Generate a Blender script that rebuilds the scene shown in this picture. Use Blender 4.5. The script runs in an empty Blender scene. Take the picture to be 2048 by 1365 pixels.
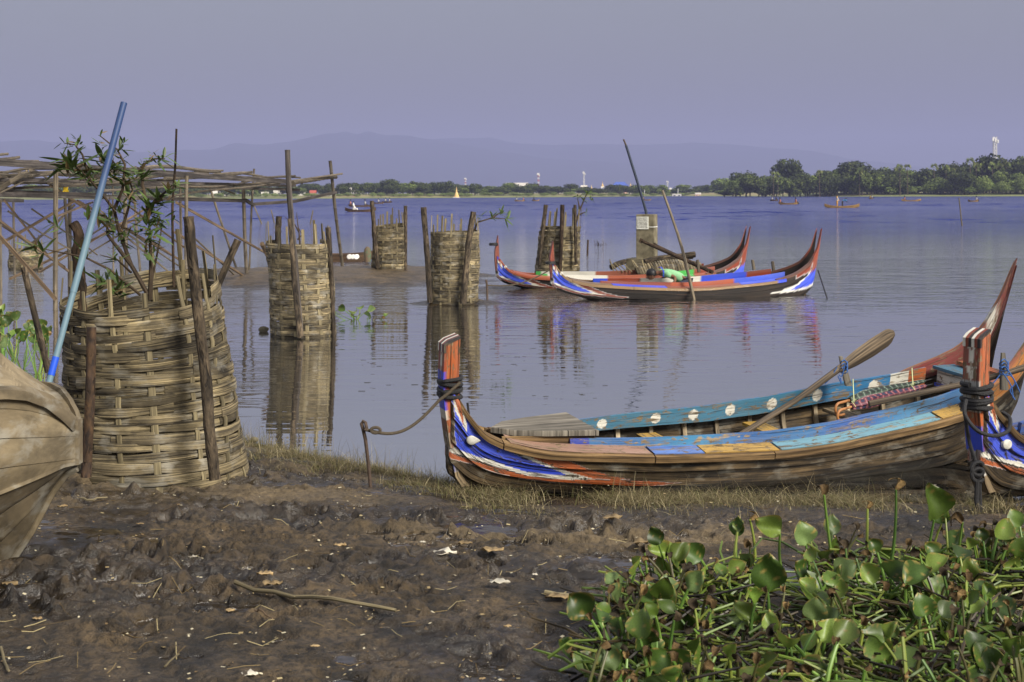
import bpy, math, random
import numpy as np
from mathutils import Vector, Matrix
PI = math.pi
random.seed(7); RNG = np.random.default_rng(7)
sc = bpy.context.scene
C = sc.collection
R = math.radians

# ------------------------------------------------------------------ camera
CAM_H, FPX, HOR, ROLL = 2.0, 2844.0, 387.0, 0.0041
cam = bpy.data.cameras.new('camera'); camo = bpy.data.objects.new('camera', cam); C.objects.link(camo)
cam.sensor_width = 36; cam.lens = 36 * FPX / 2048; cam.sensor_fit = 'HORIZONTAL'
cam.shift_y = -(682.5 - HOR) / 2048
cam.clip_start = 0.1; cam.clip_end = 30000
cr, sr = math.cos(ROLL), math.sin(ROLL)
camo.matrix_world = Matrix(((cr, sr, 0, 0), (0, 0, -1, 0), (-sr, cr, 0, CAM_H), (0, 0, 0, 1)))
cam.dof.use_dof = True; cam.dof.focus_distance = 10.5; cam.dof.aperture_fstop = 9
sc.camera = camo

# ------------------------------------------------------------------ sky, sun, exposure
SUN_EL, SUN_AZ = R(36), R(135)         # azimuth clockwise from +Y (the view direction): the sun stands to the right
world = bpy.data.worlds.new('World'); sc.world = world; world.use_nodes = True
wn = world.node_tree; wn.nodes.clear()
sky = wn.nodes.new('ShaderNodeTexSky'); sky.sky_type = 'NISHITA'; sky.sun_disc = False
sky.sun_elevation = SUN_EL; sky.sun_rotation = SUN_AZ
sky.air_density = 1.6; sky.dust_density = 4.0; sky.ozone_density = 3.0
bg = wn.nodes.new('ShaderNodeBackground'); bg.inputs['Strength'].default_value = 0.1
tint = wn.nodes.new('ShaderNodeMix'); tint.data_type = 'RGBA'; tint.inputs[0].default_value = 0.8
tint.inputs[7].default_value = (2.45, 2.50, 2.75, 1)     # even, slightly violet high haze
wo = wn.nodes.new('ShaderNodeOutputWorld')
# hazy sky: dusky at the horizon, steadily brighter to the zenith
tc = wn.nodes.new('ShaderNodeTexCoord'); sx = wn.nodes.new('ShaderNodeSeparateXYZ'); wn.links.new(tc.outputs['Generated'], sx.inputs[0])
el = wn.nodes.new('ShaderNodeMath'); el.operation = 'MULTIPLY_ADD'; el.use_clamp = False; el.inputs[1].default_value = 5.0; el.inputs[2].default_value = 1.0
mxz = wn.nodes.new('ShaderNodeMath'); mxz.operation = 'MAXIMUM'; wn.links.new(sx.outputs[2], mxz.inputs[0]); mxz.inputs[1].default_value = 0.0; wn.links.new(mxz.outputs[0], el.inputs[0])
vs = wn.nodes.new('ShaderNodeVectorMath'); vs.operation = 'SCALE'; vs.inputs[0].default_value = (1.42, 1.42, 1.52); wn.links.new(el.outputs[0], vs.inputs['Scale']); wn.links.new(vs.outputs[0], tint.inputs[7])
wn.links.new(sky.outputs[0], tint.inputs[6]); wn.links.new(tint.outputs[2], bg.inputs[0]); wn.links.new(bg.outputs[0], wo.inputs[0])
sun = bpy.data.lights.new('sun', 'SUN'); suno = bpy.data.objects.new('sun', sun); C.objects.link(suno)
sun.energy = 5.0; sun.angle = R(20); sun.color = (1.0, 0.94, 0.84)
sd = Vector((math.sin(SUN_AZ) * math.cos(SUN_EL), math.cos(SUN_AZ) * math.cos(SUN_EL), math.sin(SUN_EL)))
suno.rotation_euler = sd.to_track_quat('Z', 'Y').to_euler(); suno.location = (30, -20, 40)
sc.view_settings.view_transform = 'Standard'; sc.view_settings.look = 'None'
sc.view_settings.exposure = 0.32; sc.view_settings.gamma = 1
sc.cycles.use_denoising = True
sc.cycles.volume_bounces = 0; sc.cycles.max_bounces = 8

# ------------------------------------------------------------------ helpers
def ray(x, y):
    a = (x - 1024) / FPX; b = (HOR - y) / FPX
    return a * cr + b * sr, -a * sr + b * cr
def W(x, y, Y):
    u, w = ray(x, y); return Vector((u * Y, Y, CAM_H + w * Y))
def WZ(x, y, z=0.0):
    u, w = ray(x, y); Y = (z - CAM_H) / w; return Vector((u * Y, Y, z))
def interp(t, tab):
    return np.interp(t, [a for a, _ in tab], [b for _, b in tab])
_tab = RNG.random((256, 256))
def vnoise(x, y, seed=0):
    x = np.asarray(x, float) + seed * 17.31; y = np.asarray(y, float) + seed * 7.77
    xi = np.floor(x).astype(int); yi = np.floor(y).astype(int); fx = x - xi; fy = y - yi
    fx = fx * fx * (3 - 2 * fx); fy = fy * fy * (3 - 2 * fy)
    a = _tab[xi % 256, yi % 256]; b = _tab[(xi + 1) % 256, yi % 256]
    c = _tab[xi % 256, (yi + 1) % 256]; d = _tab[(xi + 1) % 256, (yi + 1) % 256]
    return (a + (b - a) * fx) * (1 - fy) + (c + (d - c) * fx) * fy - .5
def fbm(x, y, o=4, seed=0):
    s = 0; a = 1.0
    for i in range(o):
        s = s + a * vnoise(x * 2 ** i, y * 2 ** i, seed + i * 3); a *= .5
    return s
def lin(r, g, b, k=1.0):
    f = lambda c: (c / 12.92 if c <= .04045 else ((c + .055) / 1.055) ** 2.4)
    return tuple(min(.9, f(c / 255) * k) for c in (r, g, b)) + (1.0,)

def smooth_pts(pts, n=5):
    P = [Vector(p) for p in pts]; out = []
    for i in range(len(P) - 1):
        a, b, c, d = P[max(i - 1, 0)], P[i], P[i + 1], P[min(i + 2, len(P) - 1)]
        for k in range(n):
            t = k / n; out.append(.5 * ((2 * b) + (c - a) * t + (2 * a - 5 * b + 4 * c - d) * t * t + (3 * b - a - 3 * c + d) * t ** 3))
    return out + [P[-1]]
class MB:
    def __init__(s): s.v = []; s.f = []; s.uv = []; s.col = []; s.mi = []; s.m = 0
    def face(s, idx, uvs=None):
        s.f.append(tuple(idx)); s.uv.extend(uvs if uvs else [(0, 0)] * len(idx)); s.mi.append(s.m)
    def add(s, p, col=None):
        s.v.append((p[0], p[1], p[2])); s.col.append(col if col else (1, 1, 1, 0)); return len(s.v) - 1
    def loft(s, rings, closed=True, caps=True, colf=None, u0=0.0):
        n = len(rings[0]); base = len(s.v); u = [u0]
        for i in range(1, len(rings)):
            u.append(u[-1] + (Vector(rings[i][0]) - Vector(rings[i - 1][0])).length)
        vv = [0.0]
        for j in range(n):
            vv.append(vv[-1] + (Vector(rings[len(rings) // 2][(j + 1) % n]) - Vector(rings[len(rings) // 2][j])).length)
        for i, r in enumerate(rings):
            for j, p in enumerate(r): s.add(p, colf(i, j, p) if colf else None)
        m = n if closed else n - 1
        for i in range(len(rings) - 1):
            for j in range(m):
                k = (j + 1) % n
                s.face((base + i * n + j, base + i * n + k, base + (i + 1) * n + k, base + (i + 1) * n + j),
                       ((u[i], vv[j]), (u[i], vv[j + 1]), (u[i + 1], vv[j + 1]), (u[i + 1], vv[j])))
        if caps and closed:
            s.face([base + j for j in range(n)][::-1], [(u[0], vv[j]) for j in range(n)])
            o = base + (len(rings) - 1) * n
            s.face([o + j for j in range(n)], [(u[-1], vv[j]) for j in range(n)])
    def tube(s, pts, rad, n=8, caps=True, wob=0.0, u0=None, flat=1.0):
        pts = [Vector(p) for p in pts]
        if not hasattr(rad, '__len__'): rad = [rad] * len(pts)
        T = []
        for i in range(len(pts)):
            t = pts[min(i + 1, len(pts) - 1)] - pts[max(i - 1, 0)]
            T.append(t.normalized() if t.length > 1e-9 else Vector((0, 0, 1)))
        ref = Vector((0, 0, 1)) if abs(T[0].z) < .9 else Vector((0, -1, 0))
        a = T[0].cross(ref).normalized(); rings = []
        for i, p in enumerate(pts):
            a = (a - T[i] * a.dot(T[i])).normalized(); b = T[i].cross(a)
            rings.append([p + (a * math.cos(2 * PI * k / n) + b * math.sin(2 * PI * k / n) * flat) * rad[i] * (1 + wob * random.uniform(-1, 1)) for k in range(n)])
        s.loft(rings, True, caps, None, random.uniform(0, 50) if u0 is None else u0)
    def box(s, c, size, rot=None):
        c = Vector(c); M_ = rot if rot else Matrix.Identity(3)
        hx, hy, hz = size[0] / 2, size[1] / 2, size[2] / 2
        # grain runs along the longest side
        ax = max(range(3), key=lambda i: size[i]); o = [i for i in range(3) if i != ax]
        h = (hx, hy, hz); rings = []
        for sgn in (-1, 1):
            ring = []
            for p, q in ((-1, -1), (1, -1), (1, 1), (-1, 1)):
                v = [0, 0, 0]; v[ax] = sgn * h[ax]; v[o[0]] = p * h[o[0]]; v[o[1]] = q * h[o[1]]
                ring.append(c + M_ @ Vector(v))
            rings.append(ring)
        s.loft(rings, True, True, None, random.uniform(0, 50))
    def slab(s, outline, z0, z1, bev=.004):
        o = [Vector(p) for p in outline]; cx = sum(o, Vector((0, 0))) / len(o)
        rings = [[(p.x, p.y, z0) for p in o], [(p.x, p.y, z1 - bev) for p in o], [((p - cx).x * (1 - bev * 4) + cx.x, (p - cx).y * (1 - bev * 4) + cx.y, z1) for p in o]]
        s.loft(rings, True, False); n = len(o); b = len(s.v) - n; s.face([b + j for j in range(n)], [s.v[b + j][:2] for j in range(n)])
    def quadleaf(s, p, a, b):
        i = [s.add(p - a - b), s.add(p + a - b), s.add(p + a + b), s.add(p - a + b)]
        s.face(i, ((0, 0), (1, 0), (1, 1), (0, 1)))
    def mesh(s, name, mats, smooth=True):
        me = bpy.data.meshes.new(name); me.from_pydata(s.v, [], s.f)
        uvl = me.uv_layers.new(name='UVMap'); uvl.data.foreach_set('uv', np.array(s.uv, 'f').ravel())
        ca = me.color_attributes.new('Col', 'FLOAT_COLOR', 'POINT'); ca.data.foreach_set('color', np.array(s.col, 'f').ravel())
        for m in (mats if isinstance(mats, (list, tuple)) else [mats]): me.materials.append(m)
        me.polygons.foreach_set('material_index', s.mi); 
        if smooth: me.polygons.foreach_set('use_smooth', [True] * len(s.f)); me.set_sharp_from_angle(angle=R(38))
        me.update(); return me
    def build(s, name, mats, parent=None, smooth=True):
        return link(name, s.mesh(name, mats, smooth), parent)

def link(name, me, parent=None, world_space=True):
    o = bpy.data.objects.new(name, me); C.objects.link(o)
    if parent is not None:
        o.parent = parent
        if world_space and not parent.get('_local'): o.matrix_parent_inverse = parent_mat(parent).inverted()
    return o
def parent_mat(p):
    return Matrix.Translation(p.location) @ p.rotation_euler.to_matrix().to_4x4() if p.parent is None else parent_mat(p.parent) @ p.matrix_parent_inverse @ p.matrix_basis
def tag(o, label, cat, group=None, kind=None):
    if label: o['label'] = label
    if cat: o['category'] = cat
    if group: o['group'] = group
    if kind: o['kind'] = kind
    return o
def thing(name, label, cat, loc=(0, 0, 0), group=None):
    o = bpy.data.objects.new(name, None); C.objects.link(o); o.location = loc; o.empty_display_size = .1
    return tag(o, label, cat, group)
def arr_mesh(name, verts, faces, mat, smooth=True, attr=None):
    me = bpy.data.meshes.new(name); verts = np.asarray(verts, 'f'); faces = np.asarray(faces, 'i')
    k = faces.shape[1]
    me.vertices.add(len(verts)); me.vertices.foreach_set('co', verts.ravel())
    me.loops.add(faces.size); me.loops.foreach_set('vertex_index', faces.ravel())
    me.polygons.add(len(faces)); me.polygons.foreach_set('loop_start', np.arange(0, faces.size, k, dtype='i'))
    me.polygons.foreach_set('use_smooth', np.full(len(faces), smooth))
    me.update(calc_edges=True)
    if attr is not None:
        ca = me.color_attributes.new('Col', 'FLOAT_COLOR', 'POINT'); ca.data.foreach_set('color', np.asarray(attr, 'f').ravel())
    me.materials.append(mat); return me

# ------------------------------------------------------------------ materials
class NT:
    def __init__(s, name):
        s.mat = bpy.data.materials.new(name); s.mat.use_nodes = True; s.t = s.mat.node_tree; s.t.nodes.clear()
        s.out = s.t.nodes.new('ShaderNodeOutputMaterial'); s.p = s.t.nodes.new('ShaderNodeBsdfPrincipled')
        s.t.links.new(s.p.outputs[0], s.out.inputs[0])
    def n(s, typ, **kw):
        nd = s.t.nodes.new('ShaderNode' + typ)
        for k, v in kw.items(): setattr(nd, k, v)
        return nd
    def l(s, a, b): s.t.links.new(a, b)
    def set(s, sock, v):
        if hasattr(v, 'is_output'): s.l(v, sock)
        else: sock.default_value = v
    def math(s, op, a, b=0.0, clamp=False):
        nd = s.n('Math', operation=op, use_clamp=clamp); s.set(nd.inputs[0], a); s.set(nd.inputs[1], b); return nd.outputs[0]
    def mix(s, f, a, b, mode='MIX'):
        nd = s.n('Mix', data_type='RGBA', blend_type=mode); s.set(nd.inputs[0], f); s.set(nd.inputs[6], a); s.set(nd.inputs[7], b); return nd.outputs[2]
    def noise(s, vec, scale, detail=4.0, rough=.55, dist=0.0):
        nd = s.n('TexNoise'); s.l(vec, nd.inputs['Vector']); nd.inputs['Scale'].default_value = scale
        nd.inputs['Detail'].default_value = detail; nd.inputs['Roughness'].default_value = rough; nd.inputs['Distortion'].default_value = dist
        return nd.outputs['Fac']
    def ramp(s, f, lo, hi, a=0.0, b=1.0):
        nd = s.n('MapRange'); s.l(f, nd.inputs[0]); nd.inputs[1].default_value = lo; nd.inputs[2].default_value = hi
        nd.inputs[3].default_value = a; nd.inputs[4].default_value = b; return nd.outputs[0]
    def scale(s, vec, v):
        nd = s.n('Mapping'); s.l(vec, nd.inputs[0]); nd.inputs['Scale'].default_value = v; return nd.outputs[0]
    def bump(s, h, strength, dist):
        nd = s.n('Bump'); s.l(h, nd.inputs['Height']); nd.inputs['Strength'].default_value = strength; nd.inputs['Distance'].default_value = dist
        s.l(nd.outputs[0], s.p.inputs['Normal']); return nd

def wood(name, dark, light, sc_=(2.2, 60), rough=.85, bump=.5, bd=.004, paint=False, wear=.5, blotch=.5, crack=True, tone=None, spec=.3, varn=.35, stain=0.0, wetz=0.0):
    t = NT(name); uv = t.n('UVMap').outputs[0]
    oi = t.n('ObjectInfo'); rnd = oi.outputs['Random']
    off = t.n('CombineXYZ'); t.l(t.math('MULTIPLY', rnd, 37.0), off.inputs[0]); t.l(t.math('MULTIPLY', rnd, 91.0), off.inputs[2])
    va = t.n('VectorMath', operation='ADD'); t.l(uv, va.inputs[0]); t.l(off.outputs[0], va.inputs[1]); uvr = va.outputs[0]
    g1 = t.noise(t.scale(uvr, (sc_[0], sc_[1], 1)), 1.0, 6, .65, .3)
    g2 = t.noise(t.scale(uvr, (sc_[0] * .35, sc_[1] * .2, 1)), 1.0, 4, .6, .6)
    bl = t.noise(t.scale(uvr, (3.0, 7.0, 1)), 1.0, 5, .6, .5)
    col = t.mix(t.ramp(g1, .36, .64), dark, light)
    col = t.mix(t.ramp(g2, .40, .62, 0, .7), col, tone if tone else tuple(x * .6 for x in dark[:3]) + (1,))
    col = t.mix(t.math('MULTIPLY', t.ramp(bl, .42, .72), blotch), col, tuple(x * .35 for x in dark[:3]) + (1,))
    if stain:
        ps = t.n('NewGeometry').outputs['Position']; sn = t.noise(ps, 3.1, 5, .65, .4); col = t.mix(t.math('MULTIPLY', t.ramp(sn, .44, .64), stain), col, t.mix(.7, col, lin(44, 40, 34))); sn2 = t.noise(t.scale(ps, (1, 1, 1.7)), 5.3, 4, .6, .3); col = t.mix(t.math('MULTIPLY', t.ramp(sn2, .52, .68), stain * .7), col, lin(150, 146, 134))
    if wetz:
        pz_ = t.n('SeparateXYZ'); t.l(t.n('NewGeometry').outputs['Position'], pz_.inputs[0]); wn_ = t.noise(t.n('NewGeometry').outputs['Position'], 9.0, 4, .6); col = t.mix(t.math('MULTIPLY', t.ramp(t.math('ADD', pz_.outputs[2], t.math('MULTIPLY', t.math('SUBTRACT', wn_, .5), .12)), .01, wetz, 1, 0), .8), col, lin(30, 27, 21))
    if varn:
        hv = t.n('HueSaturation'); t.l(col, hv.inputs['Color']); t.set(hv.inputs['Value'], t.ramp(rnd, 0, 1, 1 - varn, 1 + varn)); col = hv.outputs[0]
    if crack:
        ck = t.noise(t.scale(uvr, (sc_[0] * .8, sc_[1] * 1.1, 3)), 1.0, 2, .5, .8)
        ckm = t.ramp(ck, .33, .40, 1, 0)
    if paint:
        at = t.n('Attribute', attribute_name='Col'); pc = at.outputs['Color']; al = at.outputs['Alpha']
        pn = t.noise(t.scale(uvr, (5, 30, 1)), 1.0, 7, .7, .2)
        pn2 = t.noise(t.scale(uvr, (14, 22, 1)), 1.0, 5, .65, .2)
        mask = t.math('MULTIPLY', al, t.math('MULTIPLY', t.ramp(pn, .22 + wear * .10, .30 + wear * .12), t.ramp(pn2, .18 + wear * .12, .24 + wear * .14)))
        pc = t.mix(t.ramp(bl, .3, .75, 0, .55), pc, t.mix(.5, pc, (.02, .018, .015, 1)))
        pc = t.mix(t.ramp(g2, .3, .8, 0, .35), pc, t.mix(.35, pc, (.55, .55, .5, 1)))
        col = t.mix(mask, col, pc)
        t.set(t.p.inputs['Roughness'], t.ramp(mask, 0, 1, rough, rough - .28))
    else:
        t.p.inputs['Roughness'].default_value = rough
    if crack: col = t.mix(t.math('MULTIPLY', ckm, .75), col, (.008, .006, .005, 1))
    t.l(col, t.p.inputs['Base Color']); t.p.inputs['Specular IOR Level'].default_value = spec
    h = g1
    if crack: h = t.math('SUBTRACT', g1, t.math('MULTIPLY', ckm, .6))
    if paint: h = t.math('ADD', h, t.math('MULTIPLY', mask, .35))
    t.bump(h, bump, bd)
    return t.mat

def plain(name, c, rough=.7, vary=.25, scale=6.0, spec=.3, bump=0.0, c2=None, metal=0.0, rnd=.2):
    t = NT(name); co = t.n('TexCoord').outputs['Object']
    n1 = t.noise(co, scale, 5, .6); col = t.mix(t.ramp(n1, .3, .7), c, c2 if c2 else tuple(x * (1 - vary) for x in c[:3]) + (1,))
    if rnd:
        oi = t.n('ObjectInfo'); hv = t.n('HueSaturation'); t.l(col, hv.inputs['Color']); t.set(hv.inputs['Value'], t.ramp(oi.outputs['Random'], 0, 1, 1 - rnd, 1 + rnd)); col = hv.outputs[0]
    t.l(col, t.p.inputs['Base Color']); t.p.inputs['Roughness'].default_value = rough; t.p.inputs['Specular IOR Level'].default_value = spec; t.p.inputs['Metallic'].default_value = metal
    if bump: t.bump(t.noise(co, scale * 6, 4, .6), bump, .01)
    return t.mat

def attr_mat(name, rough=.6, spec=.3, transl=0.0, rnd=.25, noise_s=0, two=None):
    """colour from the Col attribute, a random tone for each object"""
    t = NT(name); col = t.n('Attribute', attribute_name='Col').outputs['Color']
    oi = t.n('ObjectInfo'); hv = t.n('HueSaturation'); t.l(col, hv.inputs['Color']); t.set(hv.inputs['Value'], t.ramp(oi.outputs['Random'], 0, 1, 1 - rnd, 1 + rnd)); col = hv.outputs[0]
    if noise_s:
        n1 = t.noise(t.n('TexCoord').outputs['Object'], noise_s, 4, .6)
        col = t.mix(t.ramp(n1, .3, .75, 0, .55), col, t.mix(.75, col, (.0, .0, .0, 1)))
    t.l(col, t.p.inputs['Base Color']); t.p.inputs['Roughness'].default_value = rough; t.p.inputs['Specular IOR Level'].default_value = spec
    if transl:
        tr = t.n('BsdfTranslucent'); t.l(col, tr.inputs[0]); mx = t.n('MixShader'); mx.inputs[0].default_value = transl
        t.l(t.p.outputs[0], mx.inputs[1]); t.l(tr.outputs[0], mx.inputs[2]); t.l(mx.outputs[0], t.out.inputs[0])
    return t.mat

MAT = {}
MAT['hullwood'] = wood('hull_wood', lin(14, 11, 8), lin(124, 103, 72), (1.5, 42), .75, 1.0, .010, paint=True, wear=1.4, blotch=.95, varn=.15, stain=.6, wetz=.11)
MAT['hulldark'] = wood('far_hull_wood', lin(17, 14, 12), lin(56, 44, 34), (1.2, 40), .6, .4, .004, paint=True, wear=.15, blotch=.5)
MAT['paint'] = wood('painted_board', lin(90, 75, 55), lin(170, 150, 118), (2.0, 60), .75, .7, .005, paint=True, wear=1.5, blotch=.6, varn=.08)
MAT['paintfar'] = wood('painted_board_fresh', lin(90, 75, 55), lin(170, 150, 118), (2.0, 40), .6, .3, .003, paint=True, wear=.0, blotch=.3, varn=.06, crack=False)
MAT['rail'] = wood('rail_wood', lin(74, 56, 36), lin(160, 130, 88), (1.5, 60), .8, .6, .004, blotch=.6, varn=.15)
MAT['inner'] = wood('inner_wood', lin(62, 50, 34), lin(118, 98, 68), (1.5, 30), .85, .4, .004, blotch=.6)
MAT['rib'] = wood('rib_wood', lin(120, 104, 82), lin(196, 180, 150), (3, 60), .85, .5, .003, blotch=.3)
MAT['grey'] = wood('grey_weathered_wood', lin(96, 90, 80), lin(165, 157, 142), (1.5, 50), .85, .6, .004, blotch=.35)
MAT['oar'] = wood('oar_wood', lin(52, 44, 35), lin(126, 110, 90), (1.2, 60), .75, .4, .003, blotch=.35)
MAT['slat'] = wood('split_bamboo', lin(26, 21, 15), lin(182, 164, 124), (1.0, 105), .85, 1.0, .008, stain=.7, wetz=.09, blotch=.9, varn=.42, tone=lin(78, 70, 56))
MAT['stave'] = wood('bamboo_stave', lin(88, 79, 58), lin(166, 152, 116), (1.5, 70), .75, .5, .003, blotch=.45, varn=.25)
MAT['bamboo'] = wood('bamboo_pole', lin(52, 46, 38), lin(124, 112, 92), (1.4, 45), .75, .4, .003, blotch=.45, varn=.3, tone=lin(96, 88, 78))
MAT['plank'] = wood('weathered_plank', lin(44, 40, 38), lin(108, 100, 94), (1.2, 50), .85, .5, .004, blotch=.6, varn=.25)
MAT['brace'] = wood('brown_batten', lin(84, 68, 50), lin(140, 118, 92), (1.2, 50), .8, .4, .003, blotch=.4, varn=.2)
MAT['stake'] = wood('bark_stake', lin(34, 29, 24), lin(112, 97, 77), (9, 30), .9, 1.0, .012, blotch=.6, varn=.2)
MAT['bark'] = wood('dark_bark', lin(44, 34, 26), lin(92, 74, 56), (9, 26), .9, 1.0, .015, blotch=.6, varn=.15)
MAT['oldhull'] = wood('bare_boat_wood', lin(104, 92, 71), lin(148, 133, 105), (2.0, 5), .85, .3, .004, blotch=.5, varn=.16, tone=lin(112, 99, 78), crack=False, stain=.95)
MAT['twig'] = plain('twig_bark', lin(70, 58, 44), .85, .4, 20, bump=.3)
MAT['rope'] = plain('black_rope', lin(26, 25, 27), .55, .5, 60, .5, bump=.6, rnd=0)
MAT['cord'] = plain('grey_rope', lin(96, 86, 72), .85, .4, 80, .2, bump=.6, rnd=0)
MAT['bluerope'] = plain('blue_nylon_rope', lin(58, 100, 164), .6, .3, 80, .3, bump=.4, rnd=0)
MAT['string'] = plain('pale_string', lin(200, 205, 150), .7, .2, 80, rnd=0)
MAT['rust'] = wood('rusty_iron', lin(40, 32, 27), lin(98, 74, 50), (14, 26), .85, .9, .008, blotch=.8, varn=.0, tone=lin(60, 50, 46))
MAT['iron'] = plain('brown_iron', lin(82, 66, 54), .7, .5, 40, .4, bump=.5, rnd=0)
MAT['white'] = plain('white_paint', lin(225, 224, 215), .6, .12, 3)
MAT['concrete'] = plain('concrete', lin(130, 122, 100), .9, .45, 5.5, .2, bump=.6, rnd=0, c2=lin(70, 64, 50))
MAT['eyeball'] = plain('white_relief', lin(215, 212, 200), .6, .35, 30, rnd=0)
MAT['eyedark'] = plain('eye_brown', lin(70, 56, 42), .7, .4, 60, rnd=0)

def pvc():
    t = NT('blue_pipe'); uv = t.n('UVMap').outputs[0]; sep = t.n('SeparateXYZ'); t.l(uv, sep.inputs[0])
    f = t.ramp(sep.outputs[0], .95, 1.45); f = t.math('ADD', f, t.math('MULTIPLY', t.math('SUBTRACT', t.noise(uv, 14, 4), .5), .25), True)
    col = t.mix(f, lin(98, 124, 136), lin(38, 62, 106))
    col = t.mix(t.ramp(t.noise(t.scale(uv, (10, 50, 1)), 1.0, 6, .7), .55, .75, 0, .6), col, lin(80, 88, 86))
    t.l(col, t.p.inputs['Base Color']); t.p.inputs['Roughness'].default_value = .55; return t.mat
MAT['pvc'] = pvc()
MAT['pvcsleeve'] = plain('pipe_sleeve_blue', lin(40, 86, 205), .45, .15, 10, rnd=0)

def plaid(name, base, a, b):
    t = NT(name); uv = t.n('UVMap').outputs[0]
    def stripes(ax, f, w):
        sp = t.n('SeparateXYZ'); t.l(uv, sp.inputs[0]); return t.ramp(t.math('SINE', t.math('MULTIPLY', sp.outputs[ax], f)), w, w + .25)
    col = t.mix(stripes(0, 110, .1), base, a); col = t.mix(t.math('MULTIPLY', stripes(1, 110, .1), .6), col, a)
    col = t.mix(t.math('MULTIPLY', stripes(0, 110, .86), .45), col, b); col = t.mix(t.math('MULTIPLY', stripes(1, 110, .9), .4), col, b)
    t.l(col, t.p.inputs['Base Color']); t.p.inputs['Roughness'].default_value = .8; return t.mat
MAT['plaidg'] = plaid('green_plaid', lin(30, 34, 32), lin(48, 70, 58), lin(200, 196, 184))
MAT['plaidr'] = plaid('red_blue_plaid', lin(34, 36, 62), lin(112, 46, 54), lin(190, 186, 184))

def mud_mat():
    t = NT('mud'); pos = t.n('NewGeometry').outputs['Position']
    at = t.n('Attribute', attribute_name='Col'); sp = t.n('SeparateColor'); t.l(at.outputs['Color'], sp.inputs[0])
    wet, clod, dry = sp.outputs[0], sp.outputs[1], sp.outputs[2]
    n1 = t.noise(pos, 3.0, 8, .65); n2 = t.noise(pos, 26.0, 6, .7); n3 = t.noise(pos, 140.0, 3, .7)
    col = t.mix(t.ramp(n1, .35, .68), lin(30, 24, 16), lin(108, 90, 64))
    col = t.mix(t.ramp(n2, .44, .62, 0, .85), col, lin(17, 14, 11))
    col = t.mix(dry, col, t.mix(t.ramp(n2, .35, .7), lin(136, 118, 88), lin(84, 71, 51)))
    col = t.mix(t.math('MULTIPLY', wet, .7), col, lin(26, 22, 17))
    spk = t.ramp(n3, .72, .76); col = t.mix(t.math('MULTIPLY', spk, .4), col, lin(150, 138, 112))
    t.l(col, t.p.inputs['Base Color'])
    r = t.math('SUBTRACT', t.ramp(n2, .3, .7, .60, .80), t.math('MULTIPLY', wet, .54), True)
    r = t.math('SUBTRACT', r, t.math('MULTIPLY', clod, .5), True); r = t.math('MAXIMUM', r, .05)
    t.l(r, t.p.inputs['Roughness']); t.p.inputs['Specular IOR Level'].default_value = .5
    h = t.math('ADD', t.math('MULTIPLY', n2, 1.0), t.math('MULTIPLY', n3, .25)); h = t.math('MULTIPLY', t.math('MULTIPLY', h, t.ramp(clod, 0, 1, 1, .06)), t.ramp(wet, 0, 1, 1.2, .3))
    t.bump(h, 1.0, .035)
    return t.mat
MAT['mud'] = mud_mat()

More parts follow.
